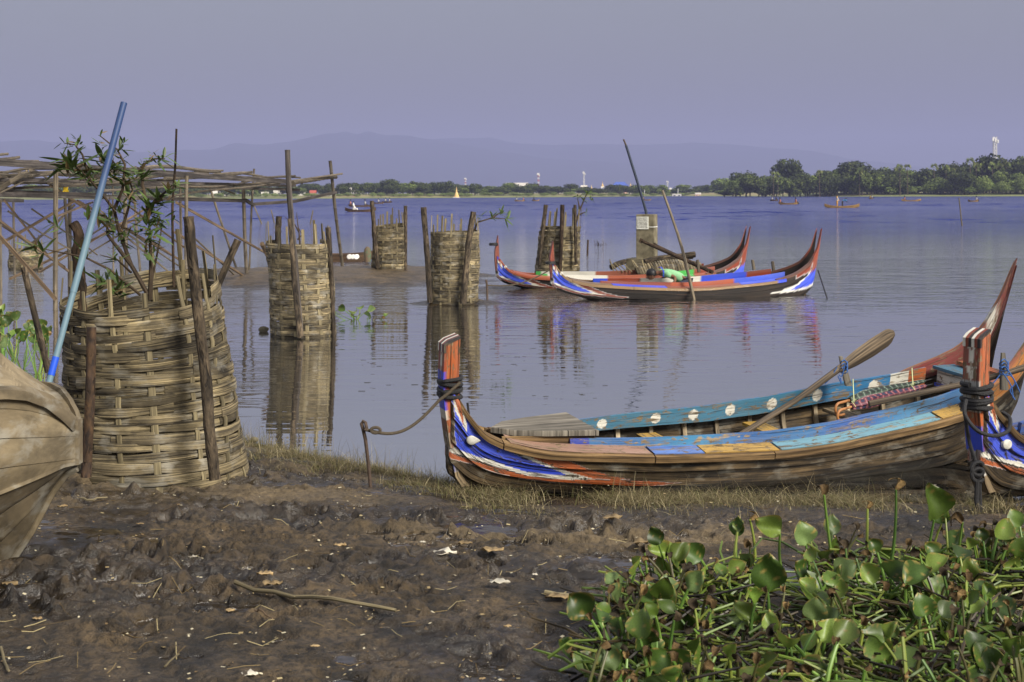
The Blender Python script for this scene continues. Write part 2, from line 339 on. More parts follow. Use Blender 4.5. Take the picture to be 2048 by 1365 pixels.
def water_mat():
    t = NT('lake_water'); pos = t.n('NewGeometry').outputs['Position']; sp = t.n('SeparateXYZ'); t.l(pos, sp.inputs[0]); y = sp.outputs[1]
    # the lee of the bank is calm, the open lake is ruffled in wind streaks
    patch = t.noise(t.scale(pos, (.010, .055, 0)), 1.0, 3, .6, .4)
    patch2 = t.noise(t.scale(pos, (.003, .012, 0)), 1.0, 3, .6, .4)
    pm = t.math('ADD', t.ramp(patch, .36, .62, .45, 1.15), t.ramp(patch2, .38, .62, -.2, .25))
    far = t.math('MULTIPLY', t.ramp(y, 22, 46, 0, 1), pm)
    mid = t.ramp(y, 11, 24, .25, 1)
    ca = t.noise(t.scale(pos, (.9, 3.6, 0)), 1.0, 2, .5, .6)
    cb = t.noise(t.scale(pos, (2.6, 9.0, 0)), 1.0, 2, .5, .4)
    lanes = t.ramp(t.noise(t.scale(pos, (.25, .9, 0)), 1.0, 2, .5, .3), .40, .62, .15, 1.0)
    calm = t.math('ADD', t.math('MULTIPLY', ca, .012), t.math('MULTIPLY', t.math('MULTIPLY', cb, lanes), .0045))
    calm = t.math('MULTIPLY', calm, mid)
    fa = t.noise(t.scale(pos, (.8, 1.6, 0)), 1.0, 4, .65, .5)
    fb = t.noise(t.scale(pos, (3.2, 5.0, 0)), 1.0, 3, .6, .5)
    rough = t.math('MULTIPLY', t.math('MULTIPLY', far, t.ramp(y, 40, 700, 1, 9)), t.math('ADD', t.math('MULTIPLY', fa, .30), t.math('MULTIPLY', fb, .07)))
    h = t.math('ADD', calm, rough)
    nb = t.bump(h, 1.0, 1.0)
    t.p.inputs['Base Color'].default_value = (.020, .021, .016, 1)
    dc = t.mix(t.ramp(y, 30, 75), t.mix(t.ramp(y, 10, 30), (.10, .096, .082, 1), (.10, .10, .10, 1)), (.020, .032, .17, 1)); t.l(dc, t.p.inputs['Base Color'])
    t.p.inputs['Roughness'].default_value = .03; t.l(t.ramp(y, 30, 300, .03, .25), t.p.inputs['Roughness']); t.p.inputs['IOR'].default_value = 1.5
    t.l(t.math('ADD', t.ramp(y, 30, 140, .5, .10), t.math('MULTIPLY', t.ramp(y, 30, 90, 0, 1), t.math('ADD', t.math('MULTIPLY', t.ramp(patch2, .45, .62, 1, 0), .16), t.math('ADD', t.ramp(t.noise(t.scale(pos, (.40, .26, 0)), 1.0, 4, .7, .5), .42, .62, -.16, .34), t.math('ADD', t.ramp(t.noise(t.scale(pos, (.14, .07, 0)), 1.0, 4, .7, .5), .42, .62, -.12, .26), t.ramp(t.noise(t.scale(pos, (.035, .018, 0)), 1.0, 4, .7, .5), .42, .62, -.10, .24)))))), t.p.inputs['Specular IOR Level'])
    gl = t.n('BsdfGlossy'); t.l(t.ramp(y, 30, 500, .03, .16), gl.inputs['Roughness']); t.l(nb.outputs[0], gl.inputs['Normal'])
    mx = t.n('MixShader'); t.l(t.math('ADD', t.ramp(y, 26, 66, .74, .0), t.ramp(y, 35, 140, .18, .0)), mx.inputs[0]); t.l(t.p.outputs[0], mx.inputs[1]); t.l(gl.outputs[0], mx.inputs[2]); t.l(mx.outputs[0], t.out.inputs[0])
    return t.mat
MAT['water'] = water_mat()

# ------------------------------------------------------------------ the setting: water, mud, far land, hills, haze
def grid_mesh(xs, ys, zf, name, mat, attrf=None):
    Xg, Yg = np.meshgrid(xs, ys); Z = zf(Xg, Yg); attr = None
    if isinstance(Z, tuple): Z, attr = Z
    v = np.stack([Xg, Yg, Z], -1).reshape(-1, 3); nx, ny = len(xs), len(ys)
    i = np.arange(ny - 1)[:, None] * nx + np.arange(nx - 1)[None]
    fc = np.stack([i, i + 1, i + nx + 1, i + nx], -1).reshape(-1, 4)
    return arr_mesh(name, v, fc, mat, True, attr.reshape(-1, 4) if attr is not None else None)
wxs = np.concatenate([np.linspace(-5000, -60, 12), np.linspace(-50, 50, 30), np.linspace(60, 5000, 12)])
wys = np.concatenate([np.linspace(2, 60, 40), np.linspace(70, 2500, 20)])
lake = link('lake_water', grid_mesh(wxs, wys, lambda x, y: x * 0.0, 'lake_water', MAT['water'])); lake['kind'] = 'structure'

SHORE = [(-40, 17), (-9, 16.6), (-5.2, 15.7), (-4.0, 14.3), (-3.0, 12.6), (-2.16, 11.5), (-1.2, 10.5), (-.42, 9.75), (.3, 9.4), (.9, 9.3), (1.8, 9.22), (3.2, 9.2), (6, 9.6), (40, 12)]
def bank(X, Y):
    d = interp(X, SHORE) - Y + .10 * fbm(X * 1.3, Y * 1.3, 3, 5)
    return np.where(d > 0, .32 * (1 - np.exp(-np.maximum(d, 0) / 2.2)), np.maximum(-.6, .14 * d))
def ground_z(x, y): return float(bank(np.array([x]), np.array([y]))[0])
def mud_z(X, Y):
    Z = bank(X, Y); xs = X[0]; ys = Y[:, 0]
    land = np.clip((Z - .0) / .06, 0, 1)
    trod = np.clip((Y * 0 + 1) * .55 + fbm(X * .55, Y * .8, 3, 9) * 1.3, .12, 1.2)       # well trodden and smoother stretches
    trod *= np.clip((interp(X, SHORE) - Y) / 1.1, .15, 1)
    base = fbm(X * 4.2, Y * 6.4, 4, 1)
    D = .030 * fbm(X * 1.1, Y * 1.4, 3, 1) + trod * (.028 * np.tanh(base * 5.5) + .034 * fbm(X * 10, Y * 15, 3, 3) - .040 * np.abs(fbm(X * 7, Y * 10, 3, 7)) + .022 * fbm(X * 28, Y * 40, 2, 4))
    rr = random.Random(3)
    for _ in range(1500):
        cx, cy = rr.uniform(-4.2, 4.5), rr.uniform(4.0, 9.6)
        a = rr.uniform(-.9, .9); l = rr.uniform(.06, .15); w = l * rr.uniform(.4, .7); dp = rr.uniform(.016, .055)
        i0, i1 = np.searchsorted(xs, [cx - l * 1.8, cx + l * 1.8]); j0, j1 = np.searchsorted(ys, [cy - l * 1.8, cy + l * 1.8])
        if i1 <= i0 or j1 <= j0: continue
        dx = X[j0:j1, i0:i1] - cx; dy = Y[j0:j1, i0:i1] - cy
        u = (dx * math.cos(a) + dy * math.sin(a)) / l; v = (-dx * math.sin(a) + dy * math.cos(a)) / w
        q = np.sqrt(u * u + v * v); tr = trod[j0:j1, i0:i1]
        D[j0:j1, i0:i1] += tr * np.where(q < 1, -dp * (1 - q ** 5), 0) + tr * dp * .6 * np.exp(-((q - 1.18) / .18) ** 2)
    pud = -.036 + .055 * fbm(X * .9, Y * 1.3, 3, 33) + .012 * (trod < .3)      # standing water level in the hollows
    inp = np.clip((pud - D) / .008, 0, 1); D = np.maximum(D, pud)
    wet = np.clip(fbm(X * .8, Y * 1.6, 4, 12) * 2.4 + .62 - D * 10, 0, 1)
    # a drier, smoother patch beside the near tree guard
    dry = np.clip(1.3 - np.sqrt(((X + 1.9) / 1.3) ** 2 + ((Y - 8.6) / .8) ** 2), 0, 1) * .8 + np.clip(fbm(X * .7, Y * .9, 3, 21) * 2.4 - .15, 0, .8)
    dry = np.clip(dry, 0, 1) * (1 - wet * .5)
    global MUDG
    Z2 = Z + D * land + .004 * fbm(X * 60, Y * 60, 1, 6) * land
    MUDG = (xs, ys, Z2)
    at = np.stack([np.maximum(wet, inp), inp, dry * (1 - inp), np.ones_like(wet)], -1)
    return Z2, at
mxs = np.concatenate([np.linspace(-60, -4.5, 40), np.linspace(-4.4, 4.8, 620), np.linspace(4.9, 60, 40)])
mys = np.concatenate([np.linspace(-30, 4.0, 25), 4.0 + 6.4 * np.linspace(0.005, 1, 520) ** 1.25, np.linspace(10.45, 20, 90), np.linspace(21, 60, 12)])
mud = link('mud_bank', grid_mesh(mxs, mys, mud_z, 'mud_bank', MAT['mud'])); mud['kind'] = 'structure'

def mud_top(x, y, r=2):
    xs_, ys_, Zg = MUDG; i = int(np.clip(np.searchsorted(xs_, x), r, len(xs_) - r - 1)); j = int(np.clip(np.searchsorted(ys_, y), r, len(ys_) - r - 1))
    return float(Zg[j - r:j + r + 1, i - r:i + r + 1].max())
def islet(cx, cy, rx, ry, h, seed):
    xs = np.linspace(cx - rx * 1.4, cx + rx * 1.4, 120); ys = np.linspace(cy - ry * 1.4, cy + ry * 1.4, 90)
    def zf(X, Y):
        q = np.sqrt(((X - cx) / rx) ** 2 + ((Y - cy) / ry) ** 2) + .35 * fbm(X * .9, Y * .9, 3, seed)
        Z = h * np.clip(1 - q ** 2, -1.5, 1) + .05 * fbm(X * 3, Y * 3, 4, seed + 1) * np.clip(1.3 - q, 0, 1) + .03 * fbm(X * 12, Y * 12, 2, seed + 2) * np.clip(1.3 - q, 0, 1)
        wet = np.clip(.8 - Z * 9, 0, 1); at = np.stack([wet, wet * 0 + .5, np.clip(Z * 2 - .1, 0, .3), np.ones_like(wet)], -1)
        return Z, at
    o = link('mud_islet', grid_mesh(xs, ys, zf, 'mud_islet', MAT['mud'])); o['kind'] = 'structure'; return o
islet(-4.6, 34.4, 4.2, 4.3, .20, 31)
islet(-1.05, 25.9, .95, .55, .06, 41)
islet(1.2, 29.3, 2.6, 1.5, .08, 51)
islet(3.0, 31.5, 1.6, 1.2, .10, 61)

# far land
def land_mat():
    t = NT('far_land'); pos = t.n('NewGeometry').outputs['Position']; sp = t.n('SeparateXYZ'); t.l(pos, sp.inputs[0])
    n1 = t.noise(t.scale(pos, (.02, .02, .2)), 1, 5, .6); col = t.mix(t.ramp(n1, .38, .62), lin(96, 104, 58), lin(142, 130, 88))
    col = t.mix(t.ramp(sp.outputs[2], .05, .7, 1, 0), col, lin(116, 122, 66)); t.l(col, t.p.inputs['Base Color']); t.p.inputs['Roughness'].default_value = .95; return t.mat
MAT['land'] = land_mat()
FARSHORE = [(-6000, 900), (-900, 760), (-260, 655), (-70, 640), (40, 720), (95, 830), (128, 700), (131, 650), (140, 610), (200, 565), (330, 550), (900, 600), (6000, 900)]
def land_z(X, Y):
    d = Y - interp(X, FARSHORE) - 4 * fbm(X * .03, Y * .03, 2, 4)
    return np.where(d > 0, 1.5 * (1 - np.exp(-np.maximum(d, 0) / 25)) + np.maximum(d, 0) * .0006, np.maximum(-1.5, d * .05)) + .25 * fbm(X * .06, Y * .06, 3, 8) * np.clip(d / 20, 0, 1)
lxs = np.concatenate([np.linspace(-7000, -420, 25), np.linspace(-400, 420, 260), np.linspace(450, 7000, 25)])
lys = np.concatenate([np.linspace(500, 900, 160), np.linspace(930, 9200, 30)])
land = link('far_shore', grid_mesh(lxs, lys, land_z, 'far_shore', MAT['land'])); land['kind'] = 'structure'
MAT['hill'] = plain('hill_forest', lin(38, 46, 38), .95, .4, .004, rnd=0)
def hills(name, Y0, pts, depth, seed):
    px = np.array([p[0] for p in pts], float); py = np.array([p[1] for p in pts], float)
    xs = np.linspace(px[0], px[-1], 420); top = np.interp(xs, px, py) + 2.2 * fbm(xs * .03, xs * 0 + seed, 4, seed)
    rows = 14; V = []
    for j in range(rows):
        q = j / (rows - 1)
        for k, (x, t) in enumerate(zip(xs, top)):
            Pt = W(x, t, Y0); prof = q ** .85; rough = 1 + .22 * fbm(np.array([x * .02]), np.array([q * 5.0]), 3, seed + 2)[0] * (1 - q)
            V.append((Pt.x, Y0 - depth * (1 - q) , max(-1, (Pt.z * prof * rough) if j else -1)))
    n = len(xs); i = np.arange(rows - 1)[:, None] * n + np.arange(n - 1)[None]
    fc = np.stack([i, i + 1, i + n + 1, i + n], -1).reshape(-1, 4)
    # back slope down to the ground
    b0 = len(V); 
    for k in range(n): V.append((V[(rows - 1) * n + k][0], Y0 + depth * .5, -1))
    k = np.arange(n - 1); last = (rows - 1) * n
    fc = np.concatenate([fc, np.stack([last + k, last + k + 1, b0 + k + 1, b0 + k], -1)])
    o = link(name, arr_mesh(name, V, fc, MAT['hill'])); o['kind'] = 'structure'
hills('hills', 8000, [(-900, 330), (-500, 300), (-250, 290), (-60, 288), (60, 281), (120, 285), (190, 300), (280, 306), (370, 300), (430, 299), (470, 287), (530, 290), (600, 280), (650, 268), (690, 264), (715, 270), (735, 263), (775, 271), (815, 271), (850, 278), (905, 286), (980, 300), (1100, 318), (1300, 330), (1500, 345), (1700, 360), (2400, 372)], 900, 3)
hills('hills', 8800, [(-900, 310), (300, 330), (700, 300), (860, 280), (905, 277), (980, 275), (1030, 286), (1100, 291), (1200, 289), (1300, 290), (1390, 286), (1480, 291), (1560, 298), (1620, 302), (1700, 318), (1800, 330), (1950, 345), (2200, 340), (2900, 352)], 700, 8)

def haze():
    m = bpy.data.materials.new('haze'); m.use_nodes = True; t = m.node_tree; t.nodes.clear()
    o = t.nodes.new('ShaderNodeOutputMaterial'); v = t.nodes.new('ShaderNodeVolumePrincipled')
    v.inputs['Color'].default_value = (.44, .47, .78, 1); v.inputs['Density'].default_value = .00021; v.inputs['Anisotropy'].default_value = 0.0
    t.links.new(v.outputs[0], o.inputs['Volume'])
    mb = MB(); mb.box((0, 4600, 184.5), (18000, 9600, 375)); ob = mb.build('haze', m, None, False); ob['kind'] = 'stuff'
    tag(ob, 'pale violet haze lying over the whole lake and far shore', None)
haze()

# ------------------------------------------------------------------ painted boats
def inpoly(x, z, poly):
    c = False; j = len(poly) - 1
    for i in range(len(poly)):
        xi, zi = poly[i]; xj, zj = poly[j]
        if (zi > z) != (zj > z) and x < (xj - xi) * (z - zi) / (zj - zi) + xi: c = not c
        j = i
    return c
BLUE = lin(42, 72, 206); WHITE = lin(216, 212, 198); ORANGE = lin(172, 84, 32); RED = lin(124, 50, 27); TEAL = lin(46, 108, 136); DBLUE = lin(38, 78, 150)
LTURQ = lin(108, 156, 172); YEL = lin(178, 140, 58); GREEN = lin(54, 160, 62); BRN = lin(132, 58, 40); PINK = lin(150, 116, 98); DARK = lin(34, 26, 30)
OFFW = lin(196, 192, 180)
def pnt(c): return (c[0], c[1], c[2], 1.0)
NOP = (1, 1, 1, 0)
BOW = [  # first match wins: painted fields of the bow side, metres from the stem and above the water
 ([(.0, .70), (.02, .666), (.075, .508), (.066, .70)], 'O'),
 ([(.0, .70), (.02, .607), (.098, .459), (.085, .70)], 'W'),
 ([(-.05, .75), (.011, .647), (.02, .568), (.028, .43), (.042, .351), (.171, .301), (.271, .281), (.28, .267), (.473, .207), (.734, .184), (.612, .24), (.445, .305), (.326, .36), (.28, .42), (.20, .50), (.15, .56), (.12, .65), (.1, .9)], 'B'),
 ([(.30, .40), (.445, .305), (.612, .24), (.734, .184), (.91, .156), (.772, .198), (.631, .249), (.51, .3), (.40, .37)], 'W'),
 ([(.38, .42), (.51, .3), (.631, .249), (.772, .198), (.91, .156), (1.16, .147), (1.019, .179), (.871, .224), (.70, .30), (.55, .36)], 'O'),
 ([(.0, .37), (.042, .353), (.171, .301), (.271, .281), (.473, .207), (.734, .184), (.91, .156), (.724, .155), (.482, .182), (.262, .252), (.153, .286), (.0, .33)], 'W'),
 ([(.0, .33), (.044, .307), (.171, .266), (.307, .227), (.482, .18), (.724, .155), (.91, .154), (1.266, .136), (1.5, .11), (1.265, .096), (.919, .114), (.631, .131), (.444, .158), (.261, .207), (.125, .252), (.0, .285)], 'O')]
STERN = [  # fraction of the length, height
 ([(.955, .60), (.985, .66), (.998, .95), (1.01, 1.6), (.97, 1.6), (.968, .95)], 'R'),
 ([(.86, .27), (.93, .31), (.972, .37), (1.01, .50), (1.01, 1.2), (.985, 1.05), (.968, .82), (.95, .58), (.90, .38)], 'B'),
 ([(.77, .21), (.87, .24), (.94, .28), (1.01, .38), (1.01, .52), (.965, .72), (.935, .52), (.885, .38), (.83, .28)], 'W'),
 ([(.88, .50), (.95, .62), (.97, .95), (.97, 1.6), (.90, 1.0)], 'R')]
GTAB = [(0, .74), (.010, .68), (.019, .60), (.041, .465), (.067, .405), (.106, .362), (.132, .345), (.261, .32), (.36, .312), (.461, .307), (.563, .335), (.686, .40), (.77, .442), (.80, .50), (.83, .57), (.875, .655), (.91, .74), (.95, .90), (.98, 1.16), (1, 1.42)]
BTAB = [(0, .045), (.03, .10), (.08, .20), (.16, .33), (.3, .47), (.5, .55), (.7, .53), (.85, .42), (.93, .30), (1, .20)]
KA = [(0, .20), (.02, .08), (.06, .03), (.13, .0), (.25, -.06), (.5, -.08), (.8, -.05), (.9, .04), (.96, .16), (1, .30)]
KC = [(0, .33), (.02, .21), (.05, .15), (.09, .10), (.143, .02), (.2, -.03), (.35, -.09), (.6, -.10), (.82, -.06), (.9, .03), (.96, .15), (1, .30)]
def smooth_tab(tab, n=400, w=7):
    s = np.linspace(0, 1, n); y = interp(s, tab); k = np.ones(w) / w
    y2 = np.convolve(np.pad(y, w // 2, 'edge'), k, 'valid'); y2[0] = y[0]; y2[-1] = y[-1]
    return s, y2
_g = smooth_tab(GTAB); _b = smooth_tab(BTAB, 400, 21); _ks = {'A': smooth_tab(KA, 400, 13), 'C': smooth_tab(KC, 400, 13)}
SPIKE = [0.0]
def G(s): return float(np.interp(s, *_g)) - SPIKE[0] * float(np.interp(s, [.78, .83, .91, .965, .985, 1], [0, .06, .08, .13, .14, 0]))
def GC(t): return min(G(t), .442 + max(0.0, t - .77) * .75) if t > .77 else G(t)      # line of rail and coaming below the rising stern plank
def B(s): return float(np.interp(s, *_b)) - SPIKE[0] * .10 * float(np.interp(s, [.88, 1], [0, 1]))
class Boat:
    def __init__(s, name, label, loc, ang, heel, pitch, L, kind='A', far=False, side_cols=None):
        s.L = L; s.K = _ks[kind]; s.kind = kind; s.far = far
        s.o = thing(name, label, 'boat', loc, 'painted wooden rowing boats'); s.o['_local'] = 1
        s.o.rotation_euler = (Matrix.Rotation(ang, 3, 'Z') @ Matrix.Rotation(pitch, 3, 'Y') @ Matrix.Rotation(heel, 3, 'X')).to_euler()
        s.hm = MAT['hulldark' if far else 'hullwood']; s.pm = MAT['paintfar' if far else 'paint']
    def X(s, t, z):
        q = min(1, max(0, (t - .90) / .10)); q = q * q * (3 - 2 * q)
        return t * s.L - (.30 if not s.far else .10) * max(0.0, G(t) - z) * q
    def k(s, t): return float(np.interp(t, *s.K))
    def sect(s, t, v, inset=0.0):
        b, g, k = B(t), G(t), s.k(t); th = v * PI / 2
        return max(.0, b * math.sin(th) ** .72 - inset), k + (g - k) * (1 - math.cos(th)) ** .95 + (inset if v < .3 else 0)
    def paint(s, x, z):
        pal = {'O': ORANGE if not s.far else RED, 'W': WHITE, 'B': BLUE, 'R': RED}
        for poly, c in BOW:
            if inpoly(x, z, poly): return pnt(pal[c])
        if s.far:
            for poly, c in STERN:
                if inpoly(x / s.L, z, poly): return pnt(pal[c])
        else:
            if inpoly(x / s.L, z, [(.92, .30), (.97, .36), (1.01, .6), (1.01, .8), (.975, .62), (.94, .42)]): return pnt(WHITE)
            if x / s.L > .93 and z > .80: return pnt(lin(168, 96, 36))
        return NOP
    def stations(s, n=None):
        n = n or (110 if s.far else 300)
        if s.far: q = np.linspace(0, 1, n); return list(q * .55 + .45 * (np.sin((q - .5) * PI) * .5 + .5))
        return list(np.concatenate([np.linspace(0, .27, 230), np.linspace(.274, .9, 70), np.linspace(.91, 1, 40)]))
    def hull(s):
        bounds = [0, .34, .58, .79, 1.0]; st = s.stations()
        for side in (-1, 1):
            for pi in range(4):
                v0, v1 = bounds[pi], bounds[pi + 1]; nv = 6 if s.far else (16 if pi else 6); mb = MB(); proud = (.0, .006, .012, .018)[pi]
                rings = []; outer = nv + 1
                for t in st:
                    ring = []
                    for j in range(nv + 1):
                        v = v0 + .012 + (v1 - v0 - .016) * j / nv; y, z = s.sect(t, v); lapp = proud + .010 * (1 - j / nv)
                        y2 = y + min(lapp, .5 * y + .002) if y > .004 else y
                        ring.append((s.X(t, z), side * y2, z))
                    for j in range(nv, -1, -nv):
                        v = v0 + .004 + (v1 - v0 - .008) * j / nv; y, z = s.sect(t, v, .022)
                        ring.append((s.X(t, z), side * y, z + (.022 if v < .35 else 0)))
                    rings.append(ring if side < 0 else ring[::-1])
                n = nv + 3
                def colf(i, j, p):
                    jj = j if side < 0 else n - 1 - j
                    if jj > nv:
                        return pnt(lin(120, 52, 46)) if (st[i] > .895 and pi == 3 and not s.far) else NOP
                    return s.paint(p[0], p[2])
                mb.loft(rings, True, True, colf); mb.build('plank', s.hm, s.o)
        # stern horns: a red capping strip on each side
        for side in (-1, 1):
            mb = MB(); rings = []
            for t in np.linspace(.80, 1.0, 40):
                y, z = B(t), G(t); w = .034 - .018 * max(0, (t - .93) / .07)
                x = t * s.L
                sl = (G(t) - G(t - .01)) / (.01 * s.L); wd = interp(t, [(.80, .02), (.86, .10), (.97, .115), (1, .05)]) * (1 if not s.far else .28)
                dn = wd * math.sqrt(1 + sl * sl); xd = -dn * (.30 if not s.far else .1) * min(1, max(0, (t - .9) / .1))
                rings.append([(x + xd, side * (y + .026), z - dn), (x, side * (y + .026), z + .012), (x - .012, side * (y - w), z + .02), (x + xd - .012, side * (y - w), z - dn)])
            tipx = s.L + .015; rings.append([(tipx, side * (B(1) + .008), G(1) + .04), (tipx, side * (B(1) + .008), G(1) + .05), (tipx - .006, side * (B(1) - .008), G(1) + .05), (tipx - .006, side * (B(1) - .008), G(1) + .04)])
            wt = (.955, .968)
            mb.loft(rings, True, True, lambda i, j, p: pnt(WHITE) if (wt[0] < p[0] / s.L < wt[1] and not s.far) else pnt((lin(126, 52, 48) if abs(p[1]) < B(min(1, p[0] / s.L)) + .012 else lin(176, 110, 40)) if not s.far else (RED if p[0] / s.L > .965 else lin(86, 50, 38))))
            mb.build('horn_cap', s.pm, s.o)
        # transom
        mb = MB(); t = .985; pts = []
        for v in np.linspace(-1, 1, 25):
            y, z = s.sect(t, abs(v)); zz = min(z, .58); pts.append((s.X(t, zz) - .01, math.copysign(y, v) * .98, zz))
        i = [mb.add(p) for p in pts] ; mb.face(i); j = [mb.add((p[0] - .03, p[1], p[2])) for p in pts]; mb.face(j[::-1])
        for a in range(len(pts)):
            b = (a + 1) % len(pts); mb.face((i[a], j[a], j[b], i[b]))
        mb.build('transom', s.hm, s.o, False)
    def post(s, cols_front, top=1.03, white_side=None):
        """stem post: front-edge curve, front face painted in bands"""
        fr = [(.09, .09), (.085, .10), (.046, .157), (-.005, .39), (-.045, .654), (-.055, .80), (-.05, top)]
        zs = np.linspace(.09, top, 90); k = s.k(0)
        if s.kind == 'C': fr = [(.10, .24), (.03, .33), (-.005, .45), (-.03, .62), (-.04, .80), (-.03, top)]; zs = np.linspace(.24, top, 70)
        rings = []; hw = .058
        for z in zs:
            xf = float(np.interp(z, [p[1] for p in fr], [p[0] for p in fr]))
            xb = xf + (.105 if z > .62 else .105 + (.62 - z) * .12); w = hw * (1 if z > .35 else .85)
            if s.far: w *= .8; xb = xf + (.085 if z < top - .3 else .085 * (1 - .55 * (z - top + .3) / .3)); xf += .03 * max(0, (z - top + .25) / .25)
            dz = .05 * max(0, (z - (top - .12)) / .12)
            ring = [(xf, -w + 2 * w * q / 10, z) for q in range(11)] + [(xf + (xb - xf) * q / 4, w, z + dz * q / 4) for q in (1, 2, 3, 4)] + [(xb, -w, z + dz)] + [(xf + (xb - xf) * q / 4, -w, z + dz * q / 4) for q in (3, 2, 1)]
            rings.append(ring[::-1])
        n = len(rings[0])
        def colf(i, j, p):
            jj = n - 1 - j; z = p[2]
            if jj <= 10:
                yy = abs(p[1]) / hw
                for z0, z1, c in cols_front:
                    if z0 <= z < z1:
                        if c == 'stripe': return pnt(WHITE) if yy < .15 + .5 * max(0, (z - z0) / (z1 - z0)) and yy > .25 * max(0, (z - z0 - .1) / (z1 - z0)) else pnt(BRN)
                        return NOP if c is None else pnt(c)
                return NOP
            if z > .33: return pnt(ORANGE if not s.far else RED)
            return NOP
        mb = MB(); mb.loft(rings, True, True, colf); po = mb.build('stem_post', s.hm if s.far else s.pm, s.o)
        if not s.far:   # striped cap
            mb = MB(); z = top; xf = -.052
            for q in range(6):
                y0 = -hw - .004 + (2 * hw + .008) * q / 6; y1 = y0 + (2 * hw + .008) / 6; c = (DARK, RED, WHITE, DARK, RED, WHITE)[q]
                rr = [[(xf - .004, y0, z - .05), (xf - .004, y1, z - .05), (xf + .012, y1, z - .05), (xf + .012, y0, z - .05)], [(xf - .004, y0, z + .004), (xf - .004, y1, z + .004), (xf + .012, y1, z - .004), (xf + .012, y0, z - .004)],
                      [(xf + .03, y0, z + .03), (xf + .03, y1, z + .03), (xf + .035, y1, z + .01), (xf + .035, y0, z + .01)], [(xf + .108, y0, z + .058), (xf + .108, y1, z + .058), (xf + .108, y1, z + .04), (xf + .108, y0, z + .04)]]
                mb.loft(rr, True, True, lambda i, j, p: pnt(c))
            mb.build('post_cap', s.pm, s.o)
        return po
    def eye(s, x=.125, z=.414, r=.030, drop=True):
        for side in (-1, 1):
            t = x / s.L; y = B(t) * ((z - s.k(t)) / (G(t) - s.k(t))) ** .4 + .036
            mb = MB(); n = 20
            def ring(rr, d, tail):
                out = []
                for q in range(n):
                    a = 2 * PI * q / n; px = math.cos(a) * rr; pz = math.sin(a) * rr
                    if drop and px > 0: px *= 1 + tail * max(0, 1 - abs(pz) / (rr * .8)); 
                    out.append((x + px, side * (y + d + px * .35), z + pz))
                return out if side < 0 else out[::-1]
            mb.loft([ring(r, -.01, .9), ring(r, .008, .9), ring(r * .8, .013, .9)], True, True); e = mb.build('eye', MAT['eyeball'], s.o)
            mb = MB(); mb.loft([ring(r * .62, .010, .8), ring(r * .6, .0165, .8), ring(r * .35, .018, .8)], True, True); mb.build('pupil', MAT['eyedark'], e)
    def strip(s, name, s0, s1, prof, mat, colf=None, side=-1, n=60, parent=None):
        """prof: closed polygon of (inset from gunwale, rise above gunwale) or function of t"""
        mb = MB(); rings = []
        for t in np.linspace(s0, s1, n):
            y, z = B(t), GC(t); pr = prof(t) if callable(prof) else prof
            ring = [(t * s.L, side * (y - a), z + h) for a, h in pr]; rings.append(ring if side < 0 else ring[::-1])
        mb.loft(rings, True, True, (lambda i, j, p: colf(p)) if colf else None, s0 * s.L)
        return mb.build(name, mat, parent or s.o)
    def trim(s, rail_cols, deck, coam, s_c=(.165, .845)):
        for side in (-1, 1):
            cuts = [.010, .066, .27, .45, .84]
            for a, b in zip(cuts[:-1], cuts[1:]):
                s.strip('rub_rail', a + .0008, b - .0008, lambda t: [(-.050 * min(1, t * 30), -.045), (-.056 * min(1, t * 30), -.005), (-.02, .010), (.03, .012), (.03, -.03)] if True else 0, MAT['rail'] if not s.far or rail_cols is None else s.pm, (lambda p: pnt(rail_cols(p[0] / s.L))) if rail_cols else None, side, 40)
            for s0, s1, c in deck:
                s.strip('side_deck', s0 + .001, s1 - .001, [(-.030, .013), (.105, .034), (.105, .016), (-.025, -.004)], s.pm, lambda p, c=c: pnt(c) if c else NOP, side, 30)
            n = 560 if not s.far else 80
            mb = MB(); rings = []; nv = 18 if not s.far else 4
            for t in np.linspace(s_c[0], s_c[1], n):
                y, z = B(t), GC(t); hh = interp(t, [(.165, .055), (.3, .075), (.5, .095), (.845, .115)])
                ring = []
                for q in range(nv + 1): f_ = q / nv; ring.append((t * s.L, side * (y - .095 - .015 * f_), z + .012 + (hh) * f_))
                for q in range(nv, -1, -1): f_ = q / nv; ring.append((t * s.L, side * (y - .120 - .015 * f_), z - .018 + (hh + .03) * f_))
                rings.append(ring if side < 0 else ring[::-1])
            nn = 2 * nv + 2
            def cf(i, j, p):
                jj = j if side < 0 else nn - 1 - j; inner = jj > nv; f_ = (jj if not inner else nn - 1 - jj) / nv
                return pnt(coam(p[0], f_, inner, side))
            mb.loft(rings, True, True, cf, 0); mb.build('coaming', s.pm, s.o)
    def inside(s, ribs=True):
        mb = MB(); rings = []
        for t in np.linspace(.08, .95, 40):
            z = s.k(t) + .055; v = .3; y = s.sect(t, v)[0] * .9; rings.append([(t * s.L, -y, z), (t * s.L, y, z), (t * s.L, y, z - .02), (t * s.L, -y, z - .02)])
        mb.loft(rings); mb.build('floor_board', MAT['inner'], s.o)
        if ribs:
            for side in (-1, 1):
                for t in np.arange(.18, .88, .06):
                    mb = MB(); rings = []
                    for v in np.linspace(.28, .97, 8):
                        y, z = s.sect(t, v, .024); x = t * s.L; rings.append([(x, side * (y + .002), z), (x + .032, side * (y + .002), z), (x + .032, side * (y - .024), z), (x, side * (y - .024), z)] if side < 0 else [(x, side * (y + .002), z), (x, side * (y - .024), z), (x + .032, side * (y - .024), z), (x + .032, side * (y + .002), z)])
                    mb.loft(rings); mb.build('rib', MAT['rib'], s.o)

